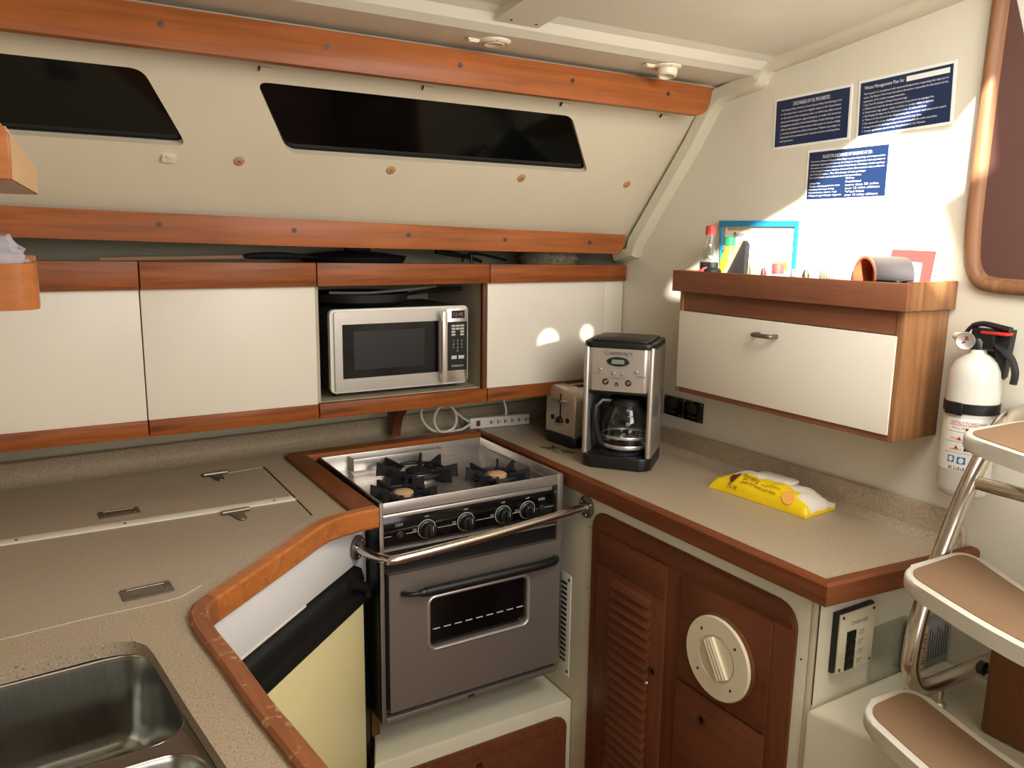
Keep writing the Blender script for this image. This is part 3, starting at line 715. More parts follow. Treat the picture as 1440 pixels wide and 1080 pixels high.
# ------------------------------------------------------------------ right worktop and base cabinet
t = thing('worktop', 'right speckled beige worktop with teak rim under the coffee maker', 'worktop', (1.43, 1.6, CZ))
mb = MB(); mb.prism([(1.2255, .892), (XB - .016, .852), (XB - .016, 2.40), (1.205, 2.40), (1.205, 2.25), (1.2255, 2.25)], 'z', CZ - .022, CZ); obj('top', mb, 'counter', t)
rp2 = [(.008, -.040), (.022, -.040), (.026, -.036), (.026, .001), (.021, .006), (.004, .006), (.0, .003), (.0, .0003), (.008, .0003)]
def split_rim(pts, nm, mat):
    mb = MB(); mb.sweep(pts, rp2)
    return mb
R2 = [(1.233, 2.24, CZ), (1.233, .897, CZ), (XB - .001, .858, CZ)]
mb = MB(); mb.sweep(R2, rp2)
for f in mb.bm.faces:
    if f.calc_center_median().x > 1.236 or (abs(f.normal.x) < .3 and abs(f.normal.y) > .8): f.material_index = 1
obj('teak_rim', mb, ['teakY', 'teakRX'], t)
mb = MB(); pts = [(.862, CZ), (.862, .955), (.868, .975), (.880, .990), (.898, .998), (2.31, .996), (2.31, CZ)]
mb.prism(pts, 'x', XB - .018, XB - .0005, .003); obj('backsplash', mb, 'counter', t)
mb = MB(); vs = []; pr = [(0, 0), (-.012, .001), (-.020, .006), (-.026, .018)]
mb.prism([(1.619, .93), (1.597, .93), (1.607, .933), (1.615, .940), (1.619, .953)], 'y', .866, 2.31); mb.smooth = 60; obj('cove', mb, 'counter', t)
mb = MB(); vs = []
for x in (1.205, 1.63):
    for (o, z) in [(0, 0), (.014, .002), (.026, .008), (.034, .020), (.042, .052), (.048, .055), (.060, .055), (.064, .0)]: vs.append((x, bsY(x) + o - .012, CZ + z))
mb._mk(vs, [(k, k + 1, 8 + k + 1, 8 + k) for k in range(7)]); mb.smooth = 60; obj('rear_splash', mb, 'counter', t)
mb = MB(); mb.box(1.205, XB - .003, 2.375, 2.40, .93, ZB, .001); obj('splash_panel', mb, 'ivory', t)

t = thing('base_cabinet', 'white base cabinet under the right worktop with dark teak doors', 'cabinet', (1.4, 1.3, 0))
mb = MB(); mb.box(1.236, 1.256, .9245, 2.185, 0, .907, .003); mb.box(1.236, XB - .002, .906, .924, 0, .907, .003); obj('carcass', mb, 'liner', t)
XF = 1.236
mb = MB(); mb.prism(rrect(.950, 1.609, .03, .853, (.0, .0, .045, .045)), 'x', XF - .008, XF, .002); fr = obj('door_frame', mb, 'teakZ', t)
# rails drawn as their own boards
mb = MB(); mb.prism(rrect(.956, 1.603, .806, .850, (0, 0, .042, .042)), 'x', XF - .0095, XF - .007, .001); obj('frame_rail', mb, 'teakYdoor', fr)
mb = MB(); mb.box(1.2348, 1.2365, .9045, .9062, .67, .888); obj('corner_seam', mb, 'seam', t)
# left louvred leaf
mb = MB(); mb.box(XF - .014, XF - .006, 1.312, 1.575, .05, .803, .001); ld = obj('louvre_door', mb, 'teakZ', t)
mb = MB()
for k in range(22):
    z = .690 - k * .027
    T = Matrix.Translation((XF - .0155, 1.435, z)) @ Matrix.Rotation(.45, 4, 'Y'); mb.box(-.003, .003, -.075, .075, -.012, .012, .001, T=T)
obj('louvres', mb, 'teakYdoor', ld)
mb = MB(); mb.box(XF - .0155, XF - .013, 1.316, 1.571, .72, .800, .0008); obj('top_stile', mb, 'teakYdoor', ld)
mb = MB(); mb.lathe([(.011, 0), (.011, .002), (.006, .002), (.006, -.002), (0, -.002)], (XF - .014, 1.345, .524), (-1, 0, 0), 16); obj('finger_hole', mb, 'plug', ld)
mb = MB(); mb.lathe([(.005, 0), (.004, .004), (0, .005)], (XF - .014, 1.363, .484), (-1, 0, 0), 12); obj('catch_pin', mb, 'steel', ld)
# right upper leaf and the drawer front below
mb = MB(); mb.box(XF - .014, XF - .006, 1.003, 1.262, .556, .800, .001); ud = obj('upper_door', mb, 'teakYdoor', t)
mb = MB(); mb.box(XF - .014, XF - .006, 1.003, 1.262, .05, .548, .001); lo = obj('lower_door', mb, 'teakYdoor', t)
mb = MB(); mb.lathe([(.011, 0), (.011, .002), (.006, .002), (.006, -.002), (0, -.002)], (XF - .014, 1.175, .490), (-1, 0, 0), 16); obj('finger_hole', mb, 'plug', lo)
c = (XF - .014, 1.130, .665)
mb = MB(); mb.lathe([(.096, 0), (.096, .007), (.092, .009)], c, (-1, 0, 0), 48); 
ap = obj('access_port', mb, 'brownbox', t)
mb = MB(); mb.lathe([(.0925, .009), (.0925, .013), (.090, .0155), (.052, .0155), (.050, .012)], c, (-1, 0, 0), 48); obj('port_ring', mb, 'ivory', ap)
mb = MB(); mb.lathe([(.0485, .010), (.0485, .0145), (0, .0145)], c, (-1, 0, 0), 36)
T = Matrix.Translation((c[0] - .0145, c[1], c[2])) @ Matrix.Rotation(math.radians(-32), 4, 'X')
mb.box(-.008, .001, -.017, .017, -.046, .046, .003, T=T)
for q in (-.009, 0, .009): mb.box(-.0092, -.007, q - .0012, q + .0012, -.043, .043, T=T)
obj('port_cap', mb, 'ivory', ap)
for a in (20, 110, 200, 290):
    a = math.radians(a + 28); mb = MB(); mb.lathe([(.0035, .0155), (.003, .0165), (0, .0165)], (c[0], c[1] + .069 * math.cos(a), c[2] + .069 * math.sin(a)), (-1, 0, 0), 8); obj('screw', mb, 'seam', ap)
for (y, z) in ((1.628, .795), (1.632, .62), (1.635, .52), (.938, .75)):
    mb = MB(); mb.lathe([(.002, 0), (.002, .0008), (0, .001)], (XF, y, z), (-1, 0, 0), 8); obj('screw', mb, 'seam', t)
# vent grille beside the oven
mb = MB(); mb.box(XF - .003, XF, 1.705, 1.755, .32, .625, .001)
mb.m(1)
for k in range(16): mb.box(XF - .0035, XF - .0025, 1.722, 1.75, .36 + k * .0155, .368 + k * .0155)
for z in (.335, .612): mb.lathe([(.0045, .003), (.004, .005), (0, .0055)], (XF, 1.712, z), (-1, 0, 0), 10)
one('vent_grille', mb, ['white', 'seam'], 'white slotted vent grille on cabinet side right of the oven', 'vent', loc=(XF, 1.73, .32))

# switch panel on the end of the base cabinet
fy = .9045
t = thing('switch_panel', 'cream switch panel with four black switches below worktop end', 'switch panel', (1.33, fy, .79))
mb = MB(); mb.box(1.276, 1.390, fy - .008, fy + .001, .728, .853, .0015); obj('backing', mb, 'blackS', t)
mb = MB(); mb.box(1.283, 1.391, fy - .012, fy - .008, .727, .849, .001); pl = obj('plate', mb, 'ivory', t)
mb = MB(); mb.text('STARBOARD', lambda u, v: (1.343 + u, fy - .0122, .824 + v), .052, .008)
for k in range(4):
    z = .800 - k * .0205
    mb.text('CABIN\nLIGHT' if k % 2 == 0 else 'DECK\nAFT', (lambda z: lambda u, v: (1.352 + u, fy - .0122, z + v))(z), .017, .010)
obj('lettering', mb, 'ink', pl)
for k in range(4):
    z = .800 - k * .0205; mb = MB(); mb.box(1.306, 1.332, fy - .015, fy - .0115, z - .0095, z + .0095, .001); obj('switch', mb, 'black', t)
for (x, z) in ((1.291, .842), (1.384, .842), (1.291, .734), (1.384, .734)):
    mb = MB(); mb.lathe([(.0035, .012), (.003, .0138), (0, .014)], (x, fy, z), (0, -1, 0), 10); obj('screw', mb, 'nickel', t)

# ------------------------------------------------------------------ bay under the stove
t = thing('lower_cabinet', 'white moulded base under the oven with a dark teak door', 'cabinet', (.92, 1.8, 0))
mb = MB(); mb.prism([(.641, 1.69), (1.2345, 1.69), (1.2345, 2.18), (.83, 2.18)], 'z', 0, .264, .008); obj('plinth', mb, 'liner', t)
mb = MB(); mb.prism(rrect(.660, 1.215, .02, .222, (0, 0, .035, .035)), 'y', 1.680, 1.690, .002); obj('door_frame', mb, 'teakYdoor', t)
mb = MB(); mb.box(.70, 1.165, 1.676, 1.683, .03, .180, .001); d = obj('door', mb, 'teakYdoor', t)
mb = MB(); mb.lathe([(.011, 0), (.011, .003), (.005, .003), (0, .001)], (.93, 1.676, .165), (0, -1, 0), 16); obj('finger_hole', mb, 'plug', d)
mb = MB(); mb.box(.66, 1.235, 2.187, 2.205, .0, .89); obj('back_wall', mb, 'liner', t)

# ------------------------------------------------------------------ gimballed stove
sx0, sx1, sy0, sy1 = .668, 1.192, 1.700, 2.158
t = thing('stove', 'stainless steel gas stove with oven, black burner grates and control panel', 'stove', (.93, 1.9, .36))
mb = MB(); mb.box(sx0 + .006, sx1 - .012, sy0 + .03, sy1 - .004, .375, .865, .002); obj('body', mb, 'blackS', t)
mb = MB(); mb.box(sx0, sx0 + .006, sy0 + .002, sy1, .36, .930, .001); obj('side_panel', mb, 'black', t)
mb = MB(); mb.box(sx1 - .010, sx1, sy0 + .002, sy1, .37, .905, .001); obj('side_panel', mb, 'steelD', t)
mb = MB(); mb.box(sx0 + .004, sx1 - .004, sy0 + .010, sy1, .876, .884); obj('hob', mb, 'steel', t)
mb = MB()
mb.box(sx0 + .004, sx1, sy1 - .003, sy1, .866, .930, .0008); mb.box(sx1 - .003, sx1, sy0, sy1, .866, .930, .0008)
mb.box(sx0 + .004, sx0 + .0065, sy0, sy1, .866, .932, .0008); mb.box(sx0 + .004, sx1, sy0, sy0 + .003, .903, .930, .0008); obj('fiddle', mb, 'steel', t)
mb = MB(); mb.box(sx0, sx0 + .010, sy0 - .002, sy0 + .012, .358, .930, .001); obj('corner_post', mb, 'steelD', t)
mb = MB(); mb.box(sx1 - .016, sx1 + .001, sy0 - .002, sy0 + .012, .74, .931, .001); obj('corner_post', mb, 'steelD', t)
# folded lid bar at the back
mb = MB(); mb.box(.752, 1.030, 2.102, 2.107, .892, .927, .001); mb.box(.752, .756, 2.104, sy1, .892, .927); mb.box(1.026, 1.030, 2.104, sy1, .892, .927); obj('rear_guard', mb, 'steel', t)
# burners
def burner(cx, cy, r):
    z = .884
    mb = MB(); mb.lathe([(r * .95, 0), (r * .9, .008), (r * .55, .012), (r * .5, .02)], (cx, cy, z), n=28); b = obj('burner', mb, 'steelD', t)
    mb = MB(); mb.lathe([(r * .48, .014), (r * .52, .018), (r * .52, .026), (r * .40, .030), (0, .031)], (cx, cy, z), n=28); obj('burner_cap', mb, 'iron' if r > .055 else 'tan', b)
    mb = MB(); R_ = r * 1.18
    mb.tube([(cx + R_ * math.cos(a), cy + R_ * math.sin(a), z + .024) for a in [2 * PI * k / 28 for k in range(28)]], .005, 8, closed=True)
    for k in range(4):
        a = PI / 4 + k * PI / 2; T = Matrix.Translation((cx, cy, z)) @ Matrix.Rotation(a, 4, 'Z')
        for s in (-1, 1):
            p = [(r * .66, .026), (r * 1.75, .044), (r * 1.80, .006), (r * 1.15, .010)]
            mb.prism([(q[0], q[1]) for q in p], 'y', -.0035, .0035, T=T @ Matrix.Rotation(s * .27, 4, 'Z'))
        mb.prism([(r * .66, -r * .25), (r * 1.5, -r * .40), (r * 1.5, r * .40), (r * .66, r * .25)], 'z', .006, .011, T=T)
    for k in range(4):
        a = PI / 4 + k * PI / 2; mb.box(R_ * math.cos(a) + cx - .005, R_ * math.cos(a) + cx + .005, cy + R_ * math.sin(a) - .005, cy + R_ * math.sin(a) + .005, z, z + .024)
    obj('grate', mb, 'iron', b)
burner(.895, 1.985, .064); burner(.782, 1.818, .048); burner(1.072, 1.842, .050)
# control panel
yp = sy0 + .006
mb = MB(); mb.box(sx0 + .010, sx1 - .030, yp - .002, yp + .02, .8875, .8985, .003); mb.box(sx0 + .010, sx1 - .018, yp + .008, yp + .02, .896, .906); obj('panel_trim', mb, 'steel', t)
mb = MB(); mb.box(sx0 + .010, sx1 - .020, yp, yp + .02, .820, .889, .001); cp = obj('control_panel', mb, 'blackG', t)
mb = MB(); mb.box(sx0 + .010, sx1 - .012, yp - .002, yp + .004, .806, .811); mb.box(sx0 + .010, sx1 - .012, yp, yp + .004, .787, .791); obj('trim_lines', mb, 'steel', t)
mb = MB(); mb.box(sx0 + .010, sx1 - .012, yp + .004, yp + .02, .748, .822); obj('vent_gap', mb, 'black', t)
mb = MB(); kx = [.794, .902, 1.011, 1.085]
cuts = [sx0 + .012, .708, .735] + []
for a, b_ in ((sx0 + .014, .700), (.738, .768), (.822, .876), (.930, .985), (1.037, 1.060), (1.108, 1.118), (1.140, sx1 - .024)): mb.box(a, b_, yp - .0006, yp, .8425, .8434)
for x in kx:
    mb.text('OFF', (lambda x: lambda u, v: (x + u, yp - .0006, .8775 + v))(x), .012, .004)
    mb.text('HIGH\nLOW', (lambda x: lambda u, v: (x - .033 + u, yp - .0006, .8480 + v))(x), .010, .007)
for x, s in ((.721, 'OVEN\nLIGHT'), (1.129, 'OVEN')): mb.text(s, (lambda x: lambda u, v: (x + u, yp - .0006, .868 + v))(x), .020, .007)
for x in kx: mb.tube([(x + .0235 * math.cos(a), yp - .0006, .845 + .0235 * math.sin(a)) for a in [2 * PI * k / 36 for k in range(36)]], .0008, 4, closed=True)
obj('markings', mb, 'line', cp)
for i, x in enumerate(kx):
    mb = MB(); mb.lathe([(.0215, 0), (.0215, .004), (.018, .006), (.017, .020), (.015, .022), (0, .022)], (x, yp, .845), (0, -1, 0), 28); T = Matrix.Translation((x, yp - .022, .845)); mb.box(-.004, .004, -.006, .004, -.016, .016, .001, T=T)
    kb = obj('knob', mb, 'black', t)
    mb = MB(); mb.box(x + .0035, x + .0045, yp - .0286, yp - .028, .847, .860); obj('pointer', mb, 'line', kb)
for x in (.722, 1.129):
    mb = MB(); mb.lathe([(.009, 0), (.009, .004), (.006, .005), (.006, .009), (0, .010)], (x, yp, .843), (0, -1, 0), 18); obj('button', mb, 'blackS', t)
# oven door
ox0, ox1, oz0, oz1, oy = .688, 1.187, .386, .748, sy0
wz0, wz1, wx0, wx1 = .534, .664, .797, 1.080
mb = MB(); mb.plate(rrect(ox0, ox1, oz0, oz1, .004), [rrect(wx0, wx1, wz0, wz1, .016)], lambda p: (p[0], oy - .006, p[1]), lambda p: (p[0], oy + .028, p[1])); od = obj('oven_door', mb, 'steelD', t)
mb = MB()
L = rrect(wx0, wx1, wz0, wz1, .016)
mb.tube([(p[0], oy - .006, p[1]) for p in rrect(wx0 - .006, wx1 + .006, wz0 - .006, wz1 + .006, .02)], .0045, 8, closed=True, flat=.8); obj('window_frame', mb, 'steel', od)
mb = MB(); mb.box(wx0 - .004, wx1 + .004, oy + .006, oy + .010, wz0 - .004, wz1 + .004); obj('window_pane', mb, 'blackG', od)
mb = MB()
for k in range(9): 
    x = wx0 + .012 + k * .031; mb.box(x, x + .020, oy + .0052, oy + .006, .5745 , .577)
obj('rack_glint', mb, 'line', od)
mb = MB(); hz = .702
mb.tube(smooth_path([(.722, oy - .010, hz - .004), (.735, oy - .030, hz - .001), (.765, oy - .036, hz), (.80, oy - .036, hz), (1.06, oy - .036, hz), (1.12, oy - .034, hz), (1.158, oy - .026, hz), (1.166, oy - .008, hz - .004)], 5),
        [.007] * 5 + [.006] * 4 + [.010] * 4 + [.0125] * 9 + [.0125] * 8 + [.010] * 6, 12); obj('door_handle', mb, 'black', od)
mb = MB(); mb.box(sx0 + .010, sx1 - .008, sy0 - .004, sy0 + .02, .358, .373, .001); obj('base_strip', mb, 'steelD', t)
mb = MB(); mb.box(.905, .925, sy0 - .005, sy0 - .003, .362, .370); obj('catch', mb, 'seam', t)
mb = MB(); mb.lathe([(.012, -.006), (.012, .012)], (sx0, 1.95, .62), (1, 0, 0), 14); mb.lathe([(.012, -.03), (.012, .042)], (sx1, 1.95, .62), (1, 0, 0), 14); obj('gimbal', mb, 'steelD', t)
mb = MB(); mb.box(.678, .700, 1.80, 1.86, .2645, .3745); obj('foot_block', mb, 'brownbox', t)

# grab rail in front of the stove
t = thing('grab_rail', 'polished steel grab rail running across the front of the stove', 'rail', (.9, 1.62, .82))
pth = [V((.622, 1.7305, .818)), V((.628, 1.712, .820)), V((.640, 1.680, .816)), V((.662, 1.650, .813)), V((.70, 1.632, .815)), V((.95, 1.628, .831)), V((1.219, 1.641, .8475))]
mb = MB(); mb.tube(smooth_path(pth, 6), .0115, 14); obj('bar', mb, 'bronze', t)
fl = V((.613, 1.745, .818)); n1 = V((.55, -.83, 0)).normalized()
n1 = dn_
def flange(c, n, nm):
    mb = MB(); mb.lathe([(.030, 0), (.030, .004), (.026, .006), (.017, .007), (.013, .016)], c, n, 28); fo = obj(nm, mb, 'nickel', t)
    for a in (.5, 2.6, 4.7):
        s = V(n).cross(V((0, 0, 1))).normalized(); p = V(c) + (s * math.cos(a) + V((0, 0, 1)) * math.sin(a)) * .022 + V(n) * .006
        mb = MB(); mb.lathe([(.005, 0), (.004, .002), (0, .0028)], p, n, 10); obj('screw', mb, 'chrome', fo)
flange(V((.624, 1.742, .818)) + dn_ * .003, dn_, 'flange'); flange(V((XF - .0015, 1.643, .848)), V((-1, 0, 0)), 'flange')

# ------------------------------------------------------------------ appliances on the right worktop
# coffee maker (local: +x to the right of its face, -y towards the viewer)
ang = math.atan2(-.77, .637)
ccx, ccy = 1.285 + .637 * .0925 + .77 * .098, 1.742 - .77 * .0925 + .637 * .098
t = thing('coffee_maker', 'tall stainless and black drip coffee maker standing on right worktop', 'coffee maker', (ccx, ccy, CZ + .0005), ang)
def L(name, mb, mats, parent=t, label=None): return obj(name, mb, mats, parent, local=True, label=label)
w, dp, H = .096, .098, .356
mb = MB(); mb.prism(rrect(-w, w, -dp - .008, dp, .030), 'z', 0, .036, .005); b0 = L('base', mb, 'black')
mb = MB(); mb.lathe([(.066, .0355), (.066, .040), (0, .040)], (0, -.022, 0), n=32); L('warming_plate', mb, 'blackS', b0)
# rear column, steel cheeks and head
mb = MB(); mb.box(-w + .006, w - .006, .050, dp - .004, .0365, .33, .006); L('water_tank', mb, 'black')
for s in (-1, 1):
    mb = MB(); a, b_ = (-w, -w + .016) if s < 0 else (w - .016, w)
    mb.prism(rrect(a, b_, -dp + .002, dp - .002, .007), 'z', .036, .338, .002); L('side_panel', mb, 'steelZ')
mb = MB(); mb.prism(rrect(-w + .015, w - .015, -dp - .002, .07, .012), 'z', .216, .334, .002); hd = L('head', mb, 'steel')
mb = MB(); mb.box(-w + .016, w - .016, -dp + .010, .03, .206, .218, .002); L('filter_basket', mb, 'black')
mb = MB(); mb.prism(rrect(-w - .001, w + .001, -dp - .004, dp, .026), 'z', .333, .348, .003); mb.prism(rrect(-w + .014, w - .014, -dp + .012, dp - .012, .02), 'z', .347, .354, .003); L('lid', mb, 'black')
fy2 = -dp - .0045
tf = lambda x, z: (lambda u, v: (x + u, fy2 - .0002, z + v))
mb = MB(); mb.text('Cuisinart', tf(.0, .322), .078, .012); L('brand_lettering', mb, 'nickel', hd)
mb = MB(); mb.prism(circ(0, .298, .031, 28, .0125), 'y', fy2 - .002, fy2 + .004, .001); mb.m(1).box(-.017, .017, fy2 - .0026, fy2 - .0018, .292, .304); L('clock', mb, ['black', 'lcd'], hd)
for (x, z, r, mt) in ((-.048, .275, .004, 'chrome'), (-.012, .265, .004, 'chrome'), (.012, .265, .004, 'chrome'), (.050, .272, .004, 'chrome'), (-.032, .242, .0085, 'black'), (.030, .242, .0085, 'black'), (-.002, .236, .005, 'black')):
    mb = MB(); mb.lathe([(r, 0), (r, .004), (r * .7, .006), (0, .006)], (x, fy2 + .002, z), (0, -1, 0), 16)
    if mt == 'black': mb.m(1).lathe([(r * .6, .0055), (r * .5, .008), (0, .0085)], (x, fy2 + .002, z), (0, -1, 0), 12)
    L('button', mb, [mt, 'chrome'], hd)
mb = MB(); mb.box(.052, .075, fy2 - .0004, fy2, .258, .262); mb.box(-.070, -.050, fy2 - .0004, fy2, .262, .265); mb.box(-.02, .02, fy2 - .0004, fy2, .252, .2535); L('button_print', mb, 'grey', hd)
mb = MB(); mb.box(w + .0002, w + .001, .02, .06, .13, .20); L('water_gauge', mb, 'grey')
# glass carafe standing on the plate
t2 = thing('carafe', 'empty glass coffee carafe with black handle standing in the coffee maker', 'carafe', (ccx, ccy, CZ + .04), ang)
def L2_(name, mb, mats, parent=t2): return obj(name, mb, mats, parent, local=True)
mb = MB(); o0 = .0
prof = [(.05, .001), (.060, .008), (.066, .03), (.066, .075), (.058, .105), (.048, .122), (.050, .135), (.048, .135), (.046, .122), (.056, .104), (.0640, .074), (.0640, .031), (.058, .010), (.048, .004), (0, .004)]
mb.lathe([(0, .001)] + prof, (.012, -.022, 0), n=36); mb.smooth = 60; L2_('glass', mb, 'clear')
mb = MB(); mb.lathe([(.0665, .012), (.0675, .014), (.0675, .021), (.0665, .023)], (.012, -.022, 0), n=36, caps=False); mb.lathe([(.0668, .040), (.0672, .041), (.0672, .046), (.0668, .047)], (.012, -.022, 0), n=36, caps=False); L2_('band', mb, 'steel')
mb = MB(); mb.lathe([(.052, .130), (.052, .142), (.046, .150), (0, .152)], (.012, -.022, 0), n=32); L2_('lid', mb, 'black')
T = Matrix.Translation((.012, -.022, 0)) @ Matrix.Rotation(math.radians(214), 4, 'Z')
mb = MB(); mb.tube([V(T @ V(p)) for p in ((.046, 0, .140), (.074, 0, .143), (.090, 0, .128), (.092, 0, .095), (.086, 0, .055), (.076, 0, .025), (.066, 0, .018))], .010, 10, flat=1.0); L2_('handle', mb, 'black')

# toaster: its controls face -x (towards the stove)
ta = math.radians(-92)
t = thing('toaster', 'rounded brushed steel two slot toaster behind the coffee maker', 'toaster', (1.476, 1.972, CZ + .0005), math.radians(-86))
def LT(name, mb, mats, parent=t): return obj(name, mb, mats, parent, local=True)
hw, hl = .070, .114                      # half width, half length; local -y is the control end
mb = MB(); mb.prism(rrect(-hw - .004, hw + .004, -hl - .004, hl + .004, .02), 'z', 0, .034, .004); LT('base', mb, 'black')
mb = MB(); mb.prism(rrect(-hw, hw, .030, .182, (.004, .004, .045, .045), 8), 'y', -hl, hl, .006); mb.smooth = 50; LT('shell', mb, 'steelT')
mb = MB()
for x in (-.026, .026): mb.box(x - .013, x + .013, -hl + .035, hl - .035, .1785, .183, .001)
LT('slots', mb, 'black')
mb = MB(); mb.box(-.0035, .0035, -hl - .0006, -hl + .002, .075, .158); LT('lever_slot', mb, 'black')
mb = MB(); mb.prism(rrect(-.024, .024, .133, .143, .004), 'y', -hl - .018, -hl, .002); LT('lever', mb, 'chrome')
mb = MB(); mb.lathe([(.014, 0), (.014, .006), (.011, .010), (0, .010)], (0, -hl, .074), (0, -1, 0), 20); dk = LT('dial', mb, 'black')
mb = MB(); mb.prism(rrect(-.018, .018, .062, .070, .003), 'y', -hl - .014, -hl - .002, .002); LT('dial_grip', mb, 'chrome', dk)
for x in (-.036, .036):
    mb = MB(); mb.lathe([(.008, 0), (.008, .003), (.006, .004), (0, .004)], (x, -hl, .080), (0, -1, 0), 16); LT('button', mb, 'black')

# power strip and its coiled white lead
pa = V((1.208, 2.258, CZ + .0005)); pb = V((1.424, 2.234, CZ + .0005)); pv = (pb - pa).normalized(); Tp = Matrix.Translation(pa) @ Matrix.Rotation(math.atan2(pv.y, pv.x), 4, 'Z'); pl_ = (pb - pa).length
t = thing('power_strip', 'white six outlet power strip on worktop behind the stove corner', 'power strip', tuple(pa))
mb = MB(); mb.box(0, pl_, 0, .035, .0005, .036, .003, T=Tp); obj('housing', mb, 'white', t)
mb = MB(); mb.box(.022, .036, -.002, .001, .009, .028, .001, T=Tp); obj('switch', mb, 'maroon', t)
for k in range(6):
    x = .072 + k * .0255; mb = MB(); mb.box(x, x + .003, -.0006, .0005, .012, .025, T=Tp); mb.box(x + .005, x + .007, -.0006, .0005, .013, .023, T=Tp); mb.lathe([(.0018, 0), (.0018, .0006), (0, .0006)], Tp @ V((x + .0125, 0, .018)), Tp.to_3x3() @ V((0, -1, 0)), 8); obj('outlet', mb, 'ink', t)
coil = []
p0 = Tp @ V((.0, .017, .018))
coil = [(1.208, 2.255, .950), (1.17, 2.250, .9365), (1.12, 2.245, .9365), (1.085, 2.240, .945), (1.07, 2.240, .985), (1.09, 2.240, 1.02), (1.125, 2.242, 1.022), (1.15, 2.244, .99), (1.145, 2.246, .95), (1.115, 2.248, .938), (1.07, 2.250, .945), (1.04, 2.255, .975), (1.035, 2.260, 1.01), (1.06, 2.265, 1.035), (1.10, 2.270, 1.05)]
mb = MB(); mb.tube(smooth_path(coil, 6), .0042, 8)
mb.tube(smooth_path([(1.206, 2.262, .957), (1.18, 2.264, .975), (1.15, 2.267, 1.005), (1.13, 2.275, 1.045)], 6), .004, 8); obj('lead', mb, 'white', t)
mb = MB(); mb.tube(smooth_path([(1.345, 2.260, .966), (1.347, 2.262, .985), (1.342, 2.266, 1.01), (1.337, 2.27, 1.06)], 6), .004, 8); obj('plug_lead', mb, 'white', t)

# keys beside the toaster
t = thing('key_ring', 'small ring of keys lying on worktop in front of the toaster', 'keys', (1.315, 1.90, CZ))
mb = MB(); mb.tube([(1.312 + .016 * math.cos(a), 1.895 + .026 * math.sin(a), CZ + .0025) for a in [2 * PI * k / 24 for k in range(24)]], .0012, 6, closed=True); obj('ring', mb, 'chrome', t)
for (x, y, a) in ((1.304, 1.930, 2.0), (1.318, 1.925, 1.2), (1.325, 1.880, -1.1)):
    T = Matrix.Translation((x, y, CZ)) @ Matrix.Rotation(a, 4, 'Z'); mb = MB(); mb.prism(circ(0, 0, .010, 16), 'z', .002, .004, T=T); mb.box(.008, .032, -.003, .003, .002, .004, T=T); obj('key', mb, 'nickel', t)

# pack of wipes
wc = V((1.522, 1.285, CZ)); wa = math.atan2(-.245, .02)
t = thing('wipes_pack', 'yellow and white soft pack of cleaning wipes on the right worktop', 'wipes pack', (wc.x, wc.y, CZ + .0003), wa)
nx, ny = 26, 14; LX, LY, HZ = .140, .054, .046
mb = MB(); top = []; 
def pk(u, v):
    x = u * LX; v = math.copysign(1 - (1 - min(1, abs(v))) ** 1.8, v); y = v * LY * (1 + .10 * abs(u) ** 6)
    h = HZ * (max(0, 1 - abs(u) ** 3.4)) ** .6 * (max(0, 1 - abs(v) ** 4)) ** .5
    h *= 1 + .05 * math.sin(9 * u + 3 * v) + .04 * math.sin(17 * u - 5 * v)
    if abs(u) > .82: h += .006 * (abs(u) - .82) / .18 * (1 + math.sin(v * 14))
    return x, y, h
vt = []; vb = []
for i in range(nx + 1):
    for j in range(ny + 1):
        u, v = -1 + 2 * i / nx, -1 + 2 * j / ny; x, y, h = pk(u, v); vt.append((x, y, .004 + h)); vb.append((x, y, .0006))
bv = [mb.bm.verts.new(p) for p in vt]; bb = [mb.bm.verts.new(p) for p in vb]
def idx(i, j): return i * (ny + 1) + j
for i in range(nx):
    for j in range(ny):
        f = mb.bm.faces.new((bv[idx(i, j)], bv[idx(i + 1, j)], bv[idx(i + 1, j + 1)], bv[idx(i, j + 1)]))
        u, v = -1 + 2 * (i + .5) / nx, -1 + 2 * (j + .5) / ny
        f.material_index = 0 if (v < -.16 + .08 * math.sin(u * 2.5 + .5) or (u < -.66 and v < .3)) and not (u > .72 and v > -.5) else 1
        f2 = mb.bm.faces.new((bb[idx(i, j)], bb[idx(i, j + 1)], bb[idx(i + 1, j + 1)], bb[idx(i + 1, j)]))
ring = [(i, 0) for i in range(nx)] + [(nx, j) for j in range(ny)] + [(i, ny) for i in range(nx, 0, -1)] + [(0, j) for j in range(ny, 0, -1)]
for k in range(len(ring)):
    a, c = ring[k], ring[(k + 1) % len(ring)]; mb.bm.faces.new((bv[idx(*a)], bb[idx(*a)], bb[idx(*c)], bv[idx(*c)]))
mb.smooth = 70; film = obj('film', mb, ['yellow', 'whitefilm'], t, local=True)
def onpk(u0, v0):
    def f(a, b_):
        u, v = u0 + a / LX, v0 + b_ / LY; x, y, h = pk(u, v); return (x, y, .0052 + h)
    return f
def onpk_n(u0, v0):
    g = onpk(u0, v0)
    def f(a, b_):
        p = V(g(a, b_)); e = .004
        q = V(g(a + e, b_)) - V(g(a - e, b_)); r = V(g(a, b_ + e)) - V(g(a, b_ - e)); n = q.cross(r).normalized(); return p + n * .0025
    return f
mb = MB(); g = onpk_n(-.55, -.50)
hp = []
for k in range(20):
    a = 2 * PI * k / 20; hp.append((.014 * math.sin(a) ** 3 * 1.0, .012 * math.cos(a) - .005 * math.cos(2 * a) - .002 * math.cos(3 * a)))
mb._mk([g(*p) for p in hp], [tuple(range(20))]); mb.m(0)
